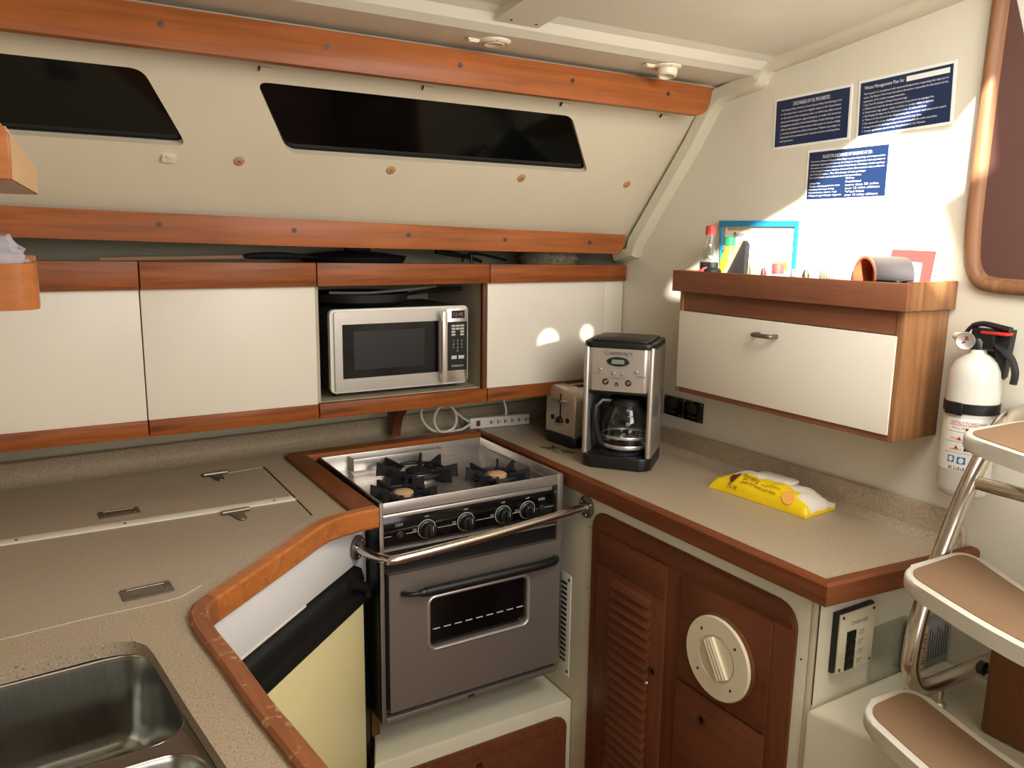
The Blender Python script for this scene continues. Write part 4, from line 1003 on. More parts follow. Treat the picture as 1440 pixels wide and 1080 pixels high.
mb.text('lemon', onpk_n(-.26, -.36), .036, .007); mb.text('WET WIPES', onpk_n(-.20, -.50), .046, .008); mb.text('cleans surfaces', onpk_n(-.16, -.64), .060, .006); mb.text('75 ct', onpk_n(-.52, -.84), .030, .008)
mb.text('multi purpose', onpk_n(.22, -.52), .055, .005); mb.text('fresh scent', onpk_n(.22, -.68), .040, .005)
obj('print', mb, 'maroon', film, local=True)
mb = MB(); g = onpk_n(.60, -.66); mb._mk([g(.016 * math.cos(a), .011 * math.sin(a)) for a in [2 * PI * k / 20 for k in range(20)]], [tuple(range(20))]); obj('lemon_picture', mb, 'orange', film, local=True)
mb = MB(); mb.prism(rrect(-.05, .055, .0, .045, .014), 'z', HZ + .0005, HZ + .005, .002); obj('lid_flap', mb, 'whitefilm', t, local=True)
mb = MB(); g = onpk_n(-.45, .72); mb._mk([g(.014 * math.cos(a), .010 * math.sin(a)) for a in [2 * PI * k / 16 for k in range(16)]], [tuple(range(16))]); obj('badge', mb, 'ink', film, local=True)

# ------------------------------------------------------------------ bulkhead cabinet
bx0, by0, by1, bz0, bz1 = 1.481, .952, 1.594, 1.150, 1.474
t = thing('bulkhead_cabinet', 'teak wall cabinet with white drop front on the right bulkhead', 'cabinet', (1.56, 1.27, bz0))
mb = MB(); mb.box(bx0, XB - .0005, by0, by0 + .018, bz0, 1.43, .004); obj('side_panel', mb, 'mahZ', t)
mb = MB(); mb.box(bx0, XB - .0005, by1 - .014, by1, bz0, 1.43, .003); obj('side_panel', mb, 'mahZ', t)
mb = MB(); mb.box(bx0 + .001, XB - .0005, by0 + .01, by1 - .01, bz0, bz0 + .014, .003); mb.box(bx0 + .002, XB - .0005, by0 + .018, by1 - .014, 1.370, 1.425, .001); mb.box(1.62, XB - .0005, by0 + .02, by1 - .02, bz0 + .014, 1.40); obj('carcass', mb, 'mahY', t)
mb = MB(); mb.box(bx0 - .004, bx0 + .014, .964, 1.588, 1.165, 1.368, .001); d = obj('drop_front', mb, 'lam', t)
hy0, hy1, hz_ = 1.257, 1.318, 1.335
mb = MB(); mb.tube(smooth_path([(bx0 - .004, hy0 + .004, hz_), (bx0 - .024, hy0 + .004, hz_), (bx0 - .029, hy0 + .012, hz_), (bx0 - .029, hy1 - .012, hz_), (bx0 - .024, hy1 - .004, hz_), (bx0 - .004, hy1 - .004, hz_)], 4), .0052, 10); obj('handle', mb, 'nickel', d)
lx, ly0, ly1, lz0 = 1.464, .941, 1.608, 1.419
mb = MB(); mb.box(lx, lx + .014, ly0, ly1, lz0, bz1, .002); tray = obj('tray_rail', mb, 'mahY', t)
mb = MB(); mb.box(lx + .014, XB - .0005, ly0, ly0 + .014, lz0, bz1 + .003, .002); obj('tray_end', mb, 'mahZ', t)
mb = MB(); mb.box(lx + .014, XB - .0005, ly1 - .014, ly1, lz0, bz1, .002); obj('tray_end', mb, 'mahZ', t)
mb = MB(); mb.box(lx + .014, XB - .0005, ly0 + .014, ly1 - .014, 1.425, 1.437); obj('tray_floor', mb, 'mahY', t)
TZ = 1.4375
# things standing in the tray
t = thing('sauce_bottle', 'glass bottle of dark sauce with red cap, left end of cabinet top', 'bottle', (1.55, 1.588, TZ))
cx, cy = 1.552, 1.566
k_ = 1.0
prof = [(0, .001), (.024, .001), (.026, .004), (.026, .062), (.023, .078), (.013, .100), (.0115, .128), (.0115, .134)]
mb = MB(); mb.lathe(prof + [(.0098, .134), (.0098, .126), (.0112, .101), (.021, .078), (.0238, .062), (.0238, .006), (0, .005)], (cx, cy, TZ), n=24); mb.smooth = 60; obj('glass', mb, 'clear', t)
mb = MB(); mb.lathe([(0, .0055), (.0234, .0065), (.0234, .058), (0, .058)], (cx, cy, TZ), n=24); obj('sauce', mb, 'sauce', t)
mb = MB(); mb.lathe([(.0135, .128), (.0135, .150), (.012, .152), (0, .152)], (cx, cy, TZ), n=22); obj('cap', mb, 'redL', t)
mb = MB(); n_ = 13; ctr = math.atan2(-.8, -1.0)
vs = []; fs = []
for k in range(n_):
    a = ctr + (-.9 + 1.8 * k / (n_ - 1)); x, y = cx + .0265 * math.cos(a), cy + .0265 * math.sin(a); hgt = .046 - .010 * (k / (n_ - 1) * 2 - 1) ** 2
    vs += [(x, y, TZ + .010), (x, y, TZ + hgt - .010), (x, y, TZ + hgt)]
for k in range(n_ - 1): fs += [(k * 3, k * 3 + 3, k * 3 + 4, k * 3 + 1)]
mb._mk(vs, fs); mb.m(1)._mk(vs, [(k * 3 + 1, k * 3 + 4, k * 3 + 5, k * 3 + 2) for k in range(n_ - 1)]); obj('label_band', mb, ['tan', 'redL'], t)
t = thing('juice_bottle', 'small bottle with green cap and yellow juice beside the sauce bottle', 'bottle', (1.585, 1.53, TZ))
cx, cy = 1.590, 1.532
mb = MB(); mb.lathe([(0, .001), (.022, .001), (.024, .006), (.024, .060), (.018, .082), (.012, .098), (.012, .106), (0, .106)], (cx, cy, TZ), n=22); obj('bottle_body', mb, 'lime', t)
mb = MB(); mb.lathe([(.015, .102), (.015, .122), (.013, .124), (0, .124)], (cx, cy, TZ), n=20); obj('cap', mb, 'green', t)
mb = MB(); mb.lathe([(.022, 0), (.022, .040), (.014, .046), (.014, .058), (0, .058)], (1.515, 1.515, TZ), n=20); one('small_jar', mb, 'ink', 'small black jar in front of the green capped bottle', 'jar', loc=(1.515, 1.515, TZ))
t = thing('card_stand', 'dark triangular folded stand leaning on cabinet top beside the bottles', 'stand', (1.55, 1.47, TZ))
mb = MB(); mb.prism([(1.515, TZ), (1.438, TZ), (1.436, TZ + .105), (1.446, TZ + .115)], 'x', 1.545, 1.560, .001); obj('dark_panel', mb, 'blackS', t)
mb = MB(); mb.prism([(1.519, TZ), (1.513, TZ), (1.445, TZ + .117), (1.449, TZ + .117)], 'x', 1.535, 1.575); obj('tan_back', mb, 'tan', t)
mb = MB(); mb.prism([(1.436, TZ), (1.395, TZ), (1.436, TZ + .095)], 'x', 1.57, 1.574); obj('tan_flap', mb, 'tan', t)
# framed notice leaning on the bulkhead
t = thing('notice_board', 'white notice in a blue frame leaning on the bulkhead behind bottles', 'notice', (1.62, 1.48, TZ))
mb = MB(); mb.plate([(1.345, TZ + .0005), (1.590, TZ + .0005), (1.608, 1.605), (1.345, 1.602)], [[(1.354, TZ + .008), (1.584, TZ + .008), (1.602, 1.590), (1.354, 1.588)]], lambda p: (1.628, p[0], p[1]), lambda p: (1.621, p[0], p[1])); obj('frame', mb, 'teal', t)
mb = MB(); mb.box(1.6285, 1.6335, 1.350, 1.590, TZ + .001, 1.600); mb.m(1).box(1.6278, 1.6284, 1.50, 1.58, 1.579, 1.586); mb.m(2).text('Boat', lambda u, v: (1.6278, 1.540 - u, 1.568 + v), .035, .013)
mb.m(3).box(1.6278, 1.6284, 1.375, 1.42, 1.480, 1.500); obj('sheet', mb, ['paper', 'tan', 'ink', 'yellow'], t)
mb = MB(); mb.lathe([(.013, 0), (.013, .050), (0, .050)], (1.545, 1.330, TZ), n=20); mb.m(1).lathe([(.0145, .038), (.0145, .060), (.013, .062), (0, .062)], (1.545, 1.330, TZ), n=20); one('spice_jar', mb, ['whitefilm', 'redL'], 'small jar with red lid on the cabinet top, left of centre', 'jar', loc=(1.545, 1.33, TZ))
for (y, r, mt, l) in ((1.352, .007, 'maroon', 'small dark stopper beside the red lidded jar'), (1.265, .006, 'grey', 'small grey metal bit on cabinet top right of the red lidded jar'), (1.228, .009, 'nickel', 'small metal shackle on cabinet top left of the woven tub')):
    mb = MB(); mb.lathe([(r * .6, 0), (r, .020), (r, .040), (r * .5, .052), (0, .052)], (1.52, y, TZ), n=14); one('cabinet_oddment', mb, mt, l, 'oddment', loc=(1.52, y, TZ))
mb = MB(); mb.lathe([(.036, 0), (.042, .050), (.042, .054), (.038, .054), (.033, .004), (0, .004)], (1.545, 1.158, TZ), n=40)
for k in range(40):
    a = 2 * PI * k / 40; mb.box(1.545 + .041 * math.cos(a) - .001, 1.545 + .041 * math.cos(a) + .001, 1.158 + .041 * math.sin(a) - .001, 1.158 + .041 * math.sin(a) + .001, TZ + .012, TZ + .053)
one('ribbed_tub', mb, 'whitefilm', 'low ribbed white tub on cabinet top left of the copper tin', 'tub', loc=(1.545, 1.158, TZ))
t = thing('copper_tin', 'open round tin lying on its side with copper coloured inside', 'tin', (1.55, 1.06, TZ))
ax = V((.93, -.42, 0)).normalized(); cc = V((1.508, 1.070, TZ + .0435))
mb = MB(); mb.lathe([(.043, 0), (.043, .085), (0, .085)], cc, ax, 32, caps=False); obj('outer_shell', mb, 'tinskin', t)
mb = MB(); mb.lathe([(.0432, .001), (.0432, -.002), (.038, -.002), (.037, .004), (.034, .06), (0, .06)], cc, ax, 32, caps=False); obj('inner_lining', mb, 'copper', t)
mb = MB(); mb.lathe([(.024, .030), (.020, .055), (0, .056)], cc + V((0, 0, .004)), ax, 20); obj('dark_core', mb, 'plug', t)
t = thing('snack_packet', 'red and white packet standing at the right end of cabinet top', 'packet', (1.58, .99, TZ))
T = Matrix.Translation((1.585, .985, TZ)) @ Matrix.Rotation(math.radians(0), 4, 'Z')
mb = MB(); P4 = lambda y, z, x=0: (1.598 + x, y, TZ + z)
mb.prism([(1.075, 0), (.968, 0), (.960, .098), (1.058, .100)], 'x', 1.598, 1.618, T=Matrix.Translation((0, .014, TZ + .0005))); pkd = obj('packet_body', mb, 'redL', t)
mb = MB(); mb.prism([(1.060, .004), (.992, .004), (.988, .074), (1.050, .078)], 'x', 1.5965, 1.599, T=Matrix.Translation((0, .014, TZ))); mb.m(1).box(1.596, 1.5968, 1.019, 1.054, TZ + .012, TZ + .035); obj('front_label', mb, ['paper', 'ink'], pkd)
mb = MB(); mb.prism([(.968, 0), (.956, 0), (.944, .098), (.958, .100)], 'x', 1.596, 1.620, T=Matrix.Translation((0, .014, TZ))); mb.m(1)
mb.text('CRISPS', lambda u, v: (1.5956, .970 + v - u * .12, TZ + .05 + u), .060, .008); obj('side_seal', mb, ['paper', 'maroon'], pkd)
mb = MB(); mb.prism(rrect(1.485, 1.54, .975, 1.035, .01), 'z', TZ, TZ + .040, .006); one('dark_pouch', mb, 'black', 'flat dark pouch in the near right corner of cabinet top', 'pouch', loc=(1.51, 1.0, TZ))

# ------------------------------------------------------------------ signs on the bulkhead
def sign(label, tl, tr, h, title, blocks, hdr=None):
    tl, tr = V((0,) + tl), V((0,) + tr); u = (tr - tl).normalized(); wd = (tr - tl).length; v = V((0, -u.z, u.y)) * -1
    if v.z < 0: v = -v
    X0 = XB - .0012
    f = lambda x, y, d=0.0: (lambda a, b_: V((X0 - d, 0, 0)) + tl + u * (x + a) - v * (y - b_))
    c = f(wd / 2, h / 2)(0, 0); t = thing('placard', label, 'sign', tuple(c), 0, 'navy placards on the bulkhead')
    def pl(mb, x0, x1, y0, y1, d0, d1, r=.0):
        q = [(x0, y0), (x1, y0), (x1, y1), (x0, y1)]
        mb.plate(q, [], lambda p: f(p[0], p[1], d0)(0, 0), lambda p: f(p[0], p[1], d1)(0, 0))
    mb = MB(); pl(mb, -.006, wd + .006, -.006, h + .006, -.0012, 0); obj('border', mb, 'paper', t)
    mb = MB(); pl(mb, 0, wd, 0, h, 0, .0006); bd = obj('panel', mb, 'navy', t)
    mb = MB()
    for (s, x, y, w_, hh, al) in [title] + blocks: mb.text(s, f(x, y, .0008), w_, hh, al)
    if hdr: pl(mb, *hdr, .0006, .001)
    obj('lettering', mb, 'paper', bd)
sign('navy placard DISCHARGE OF OIL PROHIBITED, upper left of the three', (1.4475, 1.893), (1.239, 1.898), .110, ('DISCHARGE OF OIL PROHIBITED', .104, .0125, .105, .0085, 'C'),
     [(s, .016, .025 + k * .0092, .172 if k < 8 else .040, .0058, 'L') for k, s in enumerate([
      'The Federal Water Pollution Control Act prohibits the discharge of oil', 'or oily waste into or upon the navigable waters of the United States,',
      'or the waters of the contiguous zone, or which may affect natural', 'resources belonging to, appertaining to, or under the exclusive',
      'management authority of the United States, if such discharge causes', 'a film or discoloration of the surface of the water or causes a sludge',
      'or emulsion beneath the surface of the water. Violators are subject to', 'substantial civil penalties and/or criminal sanctions including fines', 'and imprisonment.'])])
wm = [('This vessel is in compliance with state and federal laws respecting the disposal of', .193), ('waste. The Master of the vessel operation is the person responsible for the vessel and the', .193), ('operation of the waste management plan.', .10),
      ('1. Keep Trash: No discharge of Garbage of any kind is legal.', .105), ('   a. Plastics must never be thrown overboard, bring ashore to a proper bin.', .165), ('   b. Food waste, rags, paper, metal, crockery or similar refuse is stowed.', .165), ('   c. No floating dunnage may be discharged within 25 miles of shore.', .150),
      ('2. There is to be placed in the designated galley container and emptied at a port.', .193), ('3. No waste oil is to be discharged overboard at any time.', .14), ('4. Sewage must not be discharged except where permitted by law within any harbor.', .175), ('5. Direct questions concerning this placard to the Master.', .150)]
sign('navy placard Waste Management Plan, upper right of the three', (1.2115, 1.901), (1.001, 1.909), .113, ('Waste Management Plan for', .010, .013, .095, .0095, 'L'),
     [(s, .009, .0255 + k * .0080, w_, .0052, 'L') for k, (s, w_) in enumerate(wm)], hdr=(.110, .204, .006, .0165))
rg = [('The Act to Prevent Pollution from Ships requires all garbage to be kept and the', .196), ('discharge of garbage into the sea. It is illegal to dump plastic trash anywhere in', .196), ('the ocean or navigable waters of the United States. Discharge of other garbage', .196), ('in the navigable waters, harbors, rivers and the Great Lakes is also prohibited.', .196), ('the Great Lakes. The Discharge of any garbage', .15), ('is a violation and subject to civil penalties.', .14)]
sign('navy placard on garbage discharge at sea, lowest of the three', (1.3365, 1.7615), (1.128, 1.7635), .1095, ('RULES FOR DISCHARGE OF GARBAGE AT SEA', .104, .012, .130, .0075, 'C'),
     [(s, .006, .0225 + k * .0075, w_, .0050, 'L') for k, (s, w_) in enumerate(rg)] + [(s, .006, .073 + k * .0072, w_, .0046, 'L') for k, (s, w_) in enumerate((('Garbage Type', .03), ('Plastics, including synthetic ropes', .085), ('Floating dunnage, lining', .07), ('Food waste, paper, rags', .078), ('Mixed garbage types', .09)))]
     + [(s, .106, .066 + k * .0075, w_, .0046, 'L') for k, (s, w_) in enumerate((('Discharge', .022), ('Prohibited', .04), ('more than 25 miles', .085), ('over 12 miles offshore', .088), ('Varies', .05), ('over 12 miles offshore', .085)))])

# socket plates low on the bulkhead
for (y0, y1, l) in ((1.800, 1.722, 'left black socket plate on bulkhead beside the coffee maker'), (1.716, 1.637, 'right black socket plate on bulkhead under the wall cabinet')):
    t = thing('socket_plate', l, 'socket', (XB, (y0 + y1) / 2, 1.06), 0, 'black socket plates on the bulkhead')
    mb = MB(); mb.box(XB - .006, XB - .0002, y1, y0, 1.033, 1.092, .0015); obj('plate', mb, 'blackG', t)
    ym = (y0 + y1) / 2
    mb = MB(); mb.lathe([(.015, .006), (.015, .010), (.012, .011), (0, .011)], (XB, ym, 1.070), (-1, 0, 0), 22, sx=1.3); obj('socket_cover', mb, 'blackS', t)
    mb = MB(); mb.text('AC ONLY', lambda u, v: (XB - .0064, ym - u, 1.045 + v), .035, .005)
    obj('lettering', mb, 'grey', t)
    for (dy, z) in ((.033, 1.086), (-.033, 1.086), (-.033, 1.039)):
        mb = MB(); mb.lathe([(.003, .006), (.0025, .0075), (0, .008)], (XB, ym + dy, z), (-1, 0, 0), 8); obj('screw', mb, 'brass', t)

# ------------------------------------------------------------------ fire extinguisher
ex, ey, er = 1.583, .858, .0475
t = thing('fire_extinguisher', 'white fire extinguisher strapped to the bulkhead beside wall cabinet', 'fire extinguisher', (ex, ey, 1.055))
mb = MB(); mb.lathe([(0, 1.057), (.038, 1.057), (.045, 1.062), (er, 1.075), (er, 1.292), (.045, 1.310), (.037, 1.326), (.024, 1.337), (.016, 1.342), (.014, 1.352), (0, 1.352)], (ex, ey, 0), n=40); mb.smooth = 50; obj('cylinder', mb, 'extw', t)
def cyl(a0, z0, r=er + .0006):
    return lambda u, v: (ex + r * math.cos(a0 + u / er), ey + r * math.sin(a0 + u / er), z0 + v)
a_c = math.atan2(-ey, -ex) - .22       # faces the cabin
mb = MB(); n_ = 24; z0, z1 = 1.112, 1.218
vs = []; 
for k in range(n_ + 1):
    a = a_c - 1.25 + 2.4 * k / n_; vs += [(ex + (er + .0003) * math.cos(a), ey + (er + .0003) * math.sin(a), z0), (ex + (er + .0003) * math.cos(a), ey + (er + .0003) * math.sin(a), z1)]
mb._mk(vs, [(2 * k, 2 * k + 2, 2 * k + 3, 2 * k + 1) for k in range(n_)]); lb = obj('label_sheet', mb, 'paper', t)
def cb(mb, u0, u1, v0, v1, n=6):
    g = cyl(a_c, 0, er + .0006); q = []
    for k in range(n + 1):
        u = u0 + (u1 - u0) * k / n; q += [g(u, v0), g(u, v1)]
    mb._mk(q, [(2 * k, 2 * k + 2, 2 * k + 3, 2 * k + 1) for k in range(n)])
mb = MB()
mb.text('INSTRUCTIONS', cyl(a_c, 1.208), .046, .0075)
for k, s in enumerate(('HOLD UPRIGHT', 'PULL PIN', 'AIM AT BASE')): mb.text(s, cyl(a_c, 1.198 - k * .0215), .040, .004)
mb._mk([cyl(a_c, 1.178)(*p) for p in ((-.008, -.004), (0, -.004), (-.004, .004))], [(0, 1, 2)])
mb._mk([cyl(a_c, 1.160)(*p) for p in ((-.012, -.004), (-.004, -.004), (-.008, .004))], [(0, 1, 2)])
obj('red_print', mb, 'red', lb)
mb = MB(); cb(mb, .026, .045, 1.114, 1.122); obj('red_corner', mb, 'red', lb)
mb = MB()
for z in (1.203, 1.190, 1.170, 1.148): cb(mb, -.030, .024, z, z + .0006)
cb(mb, .0245, .0252, 1.122, 1.212)
for k in range(14): cb(mb, .028, .042 - (k % 3) * .002, 1.208 - k * .0042, 1.2092 - k * .0042)
for z in (1.196, 1.176, 1.158): 
    for k in range(3): cb(mb, .006 + k * .005, .010 + k * .005, z - .004, z + .003 - k * .001)
mb.text('Kidde', cyl(a_c, 1.1175), .036, .008); obj('black_print', mb, 'ink', lb)
mb = MB(); cb(mb, -.022, -.009, 1.129, 1.142); cb(mb, -.004, .011, 1.127, 1.141); obj('blue_squares', mb, 'blue', lb)
mb = MB()
for (u, v, r) in ((-.0155, 1.1355, .0042), (.0035, 1.134, .0045)):
    g = cyl(a_c, v, er + .0009); mb._mk([g(u + r * math.cos(a), r * math.sin(a) * 1.2) for a in [2 * PI * k / 14 for k in range(14)]], [tuple(range(14))])
obj('pictograms', mb, 'paper', lb)
mb = MB(); mb.lathe([(er + .0005, 1.226), (er + .0022, 1.227), (er + .0022, 1.246), (er + .0005, 1.247)], (ex, ey, 0), n=40)
T = Matrix.Translation((ex, ey, 1.2365)) @ Matrix.Rotation(a_c - .4, 4, 'Z'); mb.box(er, er + .006, -.018, .018, -.013, .012, .002, T=T); obj('strap', mb, 'black', t)
mb = MB(); mb.box(1.618, XB - .0003, ey - .018, ey + .018, 1.10, 1.345, .002); mb.box(1.60, 1.62, ey - .012, ey + .012, 1.23, 1.245); obj('wall_bracket', mb, 'black', t)
# valve head: levers point along -y
mb = MB(); mb.lathe([(.015, 1.350), (.017, 1.352), (.017, 1.366), (.013, 1.372)], (ex, ey, 0), n=20); mb.box(ex - .011, ex + .011, ey - .032, ey + .012, 1.352, 1.392, .003); vh = obj('valve', mb, 'black', t)
mb = MB(); mb.tube(smooth_path([(ex, ey + .028, 1.378), (ex, ey + .018, 1.392), (ex, ey - .002, 1.400), (ex, ey - .030, 1.397), (ex, ey - .056, 1.393)], 5), [.006] * 6 + [.009] * 15, 10, flat=.6); obj('top_lever', mb, 'black', vh)
mb = MB(); mb.tube(smooth_path([(ex, ey - .006, 1.366), (ex - .002, ey - .035, 1.360), (ex - .002, ey - .062, 1.342), (ex - .002, ey - .074, 1.315), (ex - .002, ey - .073, 1.292)], 5), [.006] * 8 + [.008] * 13, 10, flat=.8); obj('carry_handle', mb, 'blackS', vh)
mb = MB(); mb.prism([(ey - .014, 1.392), (ey - .055, 1.392), (ey - .052, 1.36), (ey - .048, 1.30), (ey - .040, 1.29), (ey - .026, 1.35)], 'x', 1.590, 1.610, .002); obj('bracket_horn', mb, 'blackS', t)
mb = MB(); mb.box(ex - .0125, ex + .0125, ey - .056, ey - .006, 1.3815, 1.3875, .002); obj('red_seal', mb, 'red', vh)
gc = V((ex - .020, ey + .016, 1.366)); gn = V((-.85, -.45, .0)).normalized()
mb = MB(); mb.lathe([(.010, -.02), (.017, 0), (.0175, .006), (.016, .008), (.0145, .007)], gc, gn, 26); ga = obj('gauge', mb, 'steel', t)
mb = MB(); mb.lathe([(.0145, .0068), (0, .0068)], gc, gn, 24); s_ = gn.cross(V((0, 0, 1))).normalized()
mb.m(1)._mk([gc + gn * .0072 + s_ * p[0] + V((0, 0, p[1])) for p in ((-.006, .001), (.001, .001), (.001, .010), (-.004, .009))], [(0, 1, 2, 3)]); mb._mk([gc + gn * .0074 + s_ * p[0] + V((0, 0, p[1])) for p in ((-.001, -.004), (.008, -.006), (.001, .001))], [(0, 1, 2)]); obj('dial_face', mb, ['paper', 'maroon'], ga)
mb = MB(); mb.lathe([(.006, 0), (.0075, .004), (.0075, .016), (.005, .020), (0, .020)], (ex - .004, ey + .030, 1.372), (0, 1, 0), 16); obj('nozzle', mb, 'white', vh)

# ------------------------------------------------------------------ teak framed opening in the bulkhead
mb = MB()
path = [(.925, 2.05), (.927, 1.95), (.929, 1.80), (.930, 1.62), (.926, 1.535), (.918, 1.500), (.900, 1.474), (.872, 1.465), (.80, 1.462), (.50, 1.462), (.25, 1.462)]
P3 = smooth_path([(XB - .006, y, z) for y, z in path], 5)
vs = []; fs = []; pr = [(.004, -.004), (-.006, -.006), (-.012, -.001), (-.013, .008), (-.009, .016), (.002, .024), (.004, .024)]   # (x, across)
for i, p in enumerate(P3):
    a = P3[max(0, i - 1)]; c = P3[min(len(P3) - 1, i + 1)]; tg = (c - a).normalized(); inn = V((0, tg.z, -tg.y))
    if inn.dot(V((0, .55, 1.8)) - V((0, p.y, p.z))) < 0: inn = -inn
    for (x, o) in pr: vs.append(p + V((x, 0, 0)) + inn * o)
k7 = len(pr)
for i in range(len(P3) - 1):
    for k in range(k7): fs.append((i * k7 + k, i * k7 + (k + 1) % k7, (i + 1) * k7 + (k + 1) % k7, (i + 1) * k7 + k))
mb._mk(vs, fs); mb.smooth = 60
dr = struct('door_1', mb, 'frameT')
mb = MB(); mb.prism([(.91, 2.06), (.912, 1.52), (.89, 1.482), (.72, 1.474)], 'x', XB - .004, XB - .0005); obj('door_board', mb, 'purple', dr)

# ------------------------------------------------------------------ companionway ledge, ladder and what stands there
t = thing('companionway_ledge', 'white moulded ledge below the right worktop end, behind the ladder', 'ledge', (1.45, .4, 0))
mb = MB(); mb.prism([(1.222, .902), (1.222, .885), (1.262, .70), (1.30, .30), (1.30, -.5), (XB - .002, -.5), (XB - .002, .902)], 'z', 0, .67, .012, seg=3); obj('moulding', mb, 'liner', t)
t = thing('ladder', 'companionway ladder with steel tube rails and brown padded white treads', 'ladder', (1.45, .45, .67))
def tshape(xf, xb, ye, bow, bowb, k, r, L_=.70):
    """outline of a tread: rounded rectangle whose front and back edges bow towards the cabin, shrunk by k"""
    y1, y0 = ye - k, ye - L_ + k; rr = max(.012, r - k); n = 16; base = []
    ys = [y1 - rr - (y1 - y0 - 2 * rr) * i / n for i in range(n + 1)]
    base += [(0, y) for y in ys]
    base += [(rr * (1 - math.cos(a)), y0 + rr - rr * math.sin(a)) for a in (.4, .8, 1.2, PI / 2)]
    w = xb - xf - 2 * k
    base += [(w - rr * (1 - math.sin(a)), y0 + rr - rr * math.cos(a)) for a in (0, .4, .8, 1.2)]
    base += [(w, y) for y in reversed(ys)]
    base += [(w - rr * (1 - math.cos(a)), y1 - rr + rr * math.sin(a)) for a in (.3, .6, .9, 1.2, PI / 2)]
    base += [(rr * (1 - math.sin(a)), y1 - rr + rr * math.cos(a)) for a in (0, .3, .6, .9, 1.2)]
    out = []
    for (x, y) in base:
        t_ = min(1, max(0, (ye - y) / L_)); f = x / w; b = bow * (1 - f) + bowb * f
        out.append((xf + k + x - b * math.sin(PI * t_) ** 1.1, y))
    return out
for (z, xf, xb, ye, bow, bowb, q) in ((.771, 1.150, 1.309, .762, .085, .085, .95), (1.004, 1.222, 1.436, .760, .095, .150, .95), (1.240, 1.314, 1.545, .738, .100, .140, .92)):
    mb = MB(); mb.prism(tshape(xf, xb, ye, bow, bowb, 0, .052 * q), 'z', z - .026, z, .006, seg=3); tr = obj('tread', mb, 'treadw', t)
    mb = MB(); mb.prism(tshape(xf, xb, ye, bow, bowb, .0155, .052 * q), 'z', z - .001, z + .0015); obj('tread_pad', mb, 'olive', tr)
def railp(y_off=0, s=1):
    pts = [(1.628, .778, .719), (1.50, .779, .722), (1.42, .780, .724), (1.372, .780, .735), (1.345, .780, .765), (1.336, .780, .805), (1.352, .780, .893), (1.40, .780, 1.00), (1.452, .780, 1.10), (1.50, .780, 1.168), (1.540, .780, 1.212), (1.575, .780, 1.230), (1.626, .780, 1.236)]
    return [V((x, y if s > 0 else .90 - y - .02 + .02, z)) for x, y, z in pts]
mb = MB(); mb.tube(smooth_path(railp(), 5), .0155, 14); obj('rail', mb, 'bronze', t)
mb = MB(); mb.tube(smooth_path([V((p.x, .83 - p.y, p.z)) for p in railp()], 5), .0155, 14); obj('rail', mb, 'bronze', t)
mb = MB(); mb.tube([(1.468, .775, 1.120), (1.474, .60, 1.118), (1.474, .25, 1.118), (1.468, .055, 1.120)], .013, 12); obj('cross_tube', mb, 'bronze', t)
for z, x0, x1, y in ((.742, 1.25, 1.33, .745), (.975, 1.33, 1.40, .745), (1.21, 1.44, 1.525, .72)):
    mb = MB(); mb.tube([(x0, y - .03, z - .004), (x1, .778, z - .008)], .009, 10); obj('tread_bracket', mb, 'bronze', t)
for y in (.779, .051):
    mb = MB(); mb.lathe([(.016, .6705), (.016, .680), (.010, .684), (.010, .712)], (1.44, y, 0), n=14); obj('foot_pad', mb, 'bronze', t)
# clear plastic pad behind the foot
mb = MB(); mb.prism(rrect(1.400, 1.520, .672, .79, .01), 'y', .896, .9035, .001); one('plastic_pad', mb, 'clearfilm', 'clear plastic pad on cabinet end behind ladder foot', 'pad', loc=(1.46, .9, .672))
t = thing('adhesive_carton', 'pale printed carton with red and black lettering lying behind ladder rail', 'carton', (1.56, .88, .672))
mb = MB(); mb.box(1.505, 1.63, .872, .893, .672, .775, .002); bx = obj('carton_body', mb, 'grey', t)
f = lambda x, z: (lambda u, v: (x - v, .8712, z + u))
mb = MB(); mb.box(1.512, 1.545, .8713, .872, .675, .772); obj('paper_band', mb, 'tan', bx)
mb = MB(); mb.box(1.506, 1.511, .8713, .872, .675, .772); mb.text('SUPER', f(1.521, .722), .080, .012); obj('red_lettering', mb, 'maroon', bx)
mb = MB(); mb.text('BOND', f(1.538, .722), .070, .012)
for k in range(8): mb.box(1.555 + k * .009, 1.5565 + k * .009, .8713, .872, .69, .762 - (k % 3) * .008)
obj('black_lettering', mb, 'ink', bx)
t = thing('wooden_block', 'brown wooden block with black knob standing under the ladder treads', 'block', (1.50, .64, .67))
mb = MB(); mb.box(1.435, 1.56, .50, .695, .6705, .86, .008); obj('block', mb, 'brownbox', t)
mb = MB(); mb.lathe([(.006, 0), (.006, .008), (.013, .012), (.013, .022), (.008, .026), (0, .026)], (1.455, .695, .782), (0, 1, 0), 18); obj('knob', mb, 'black', t)

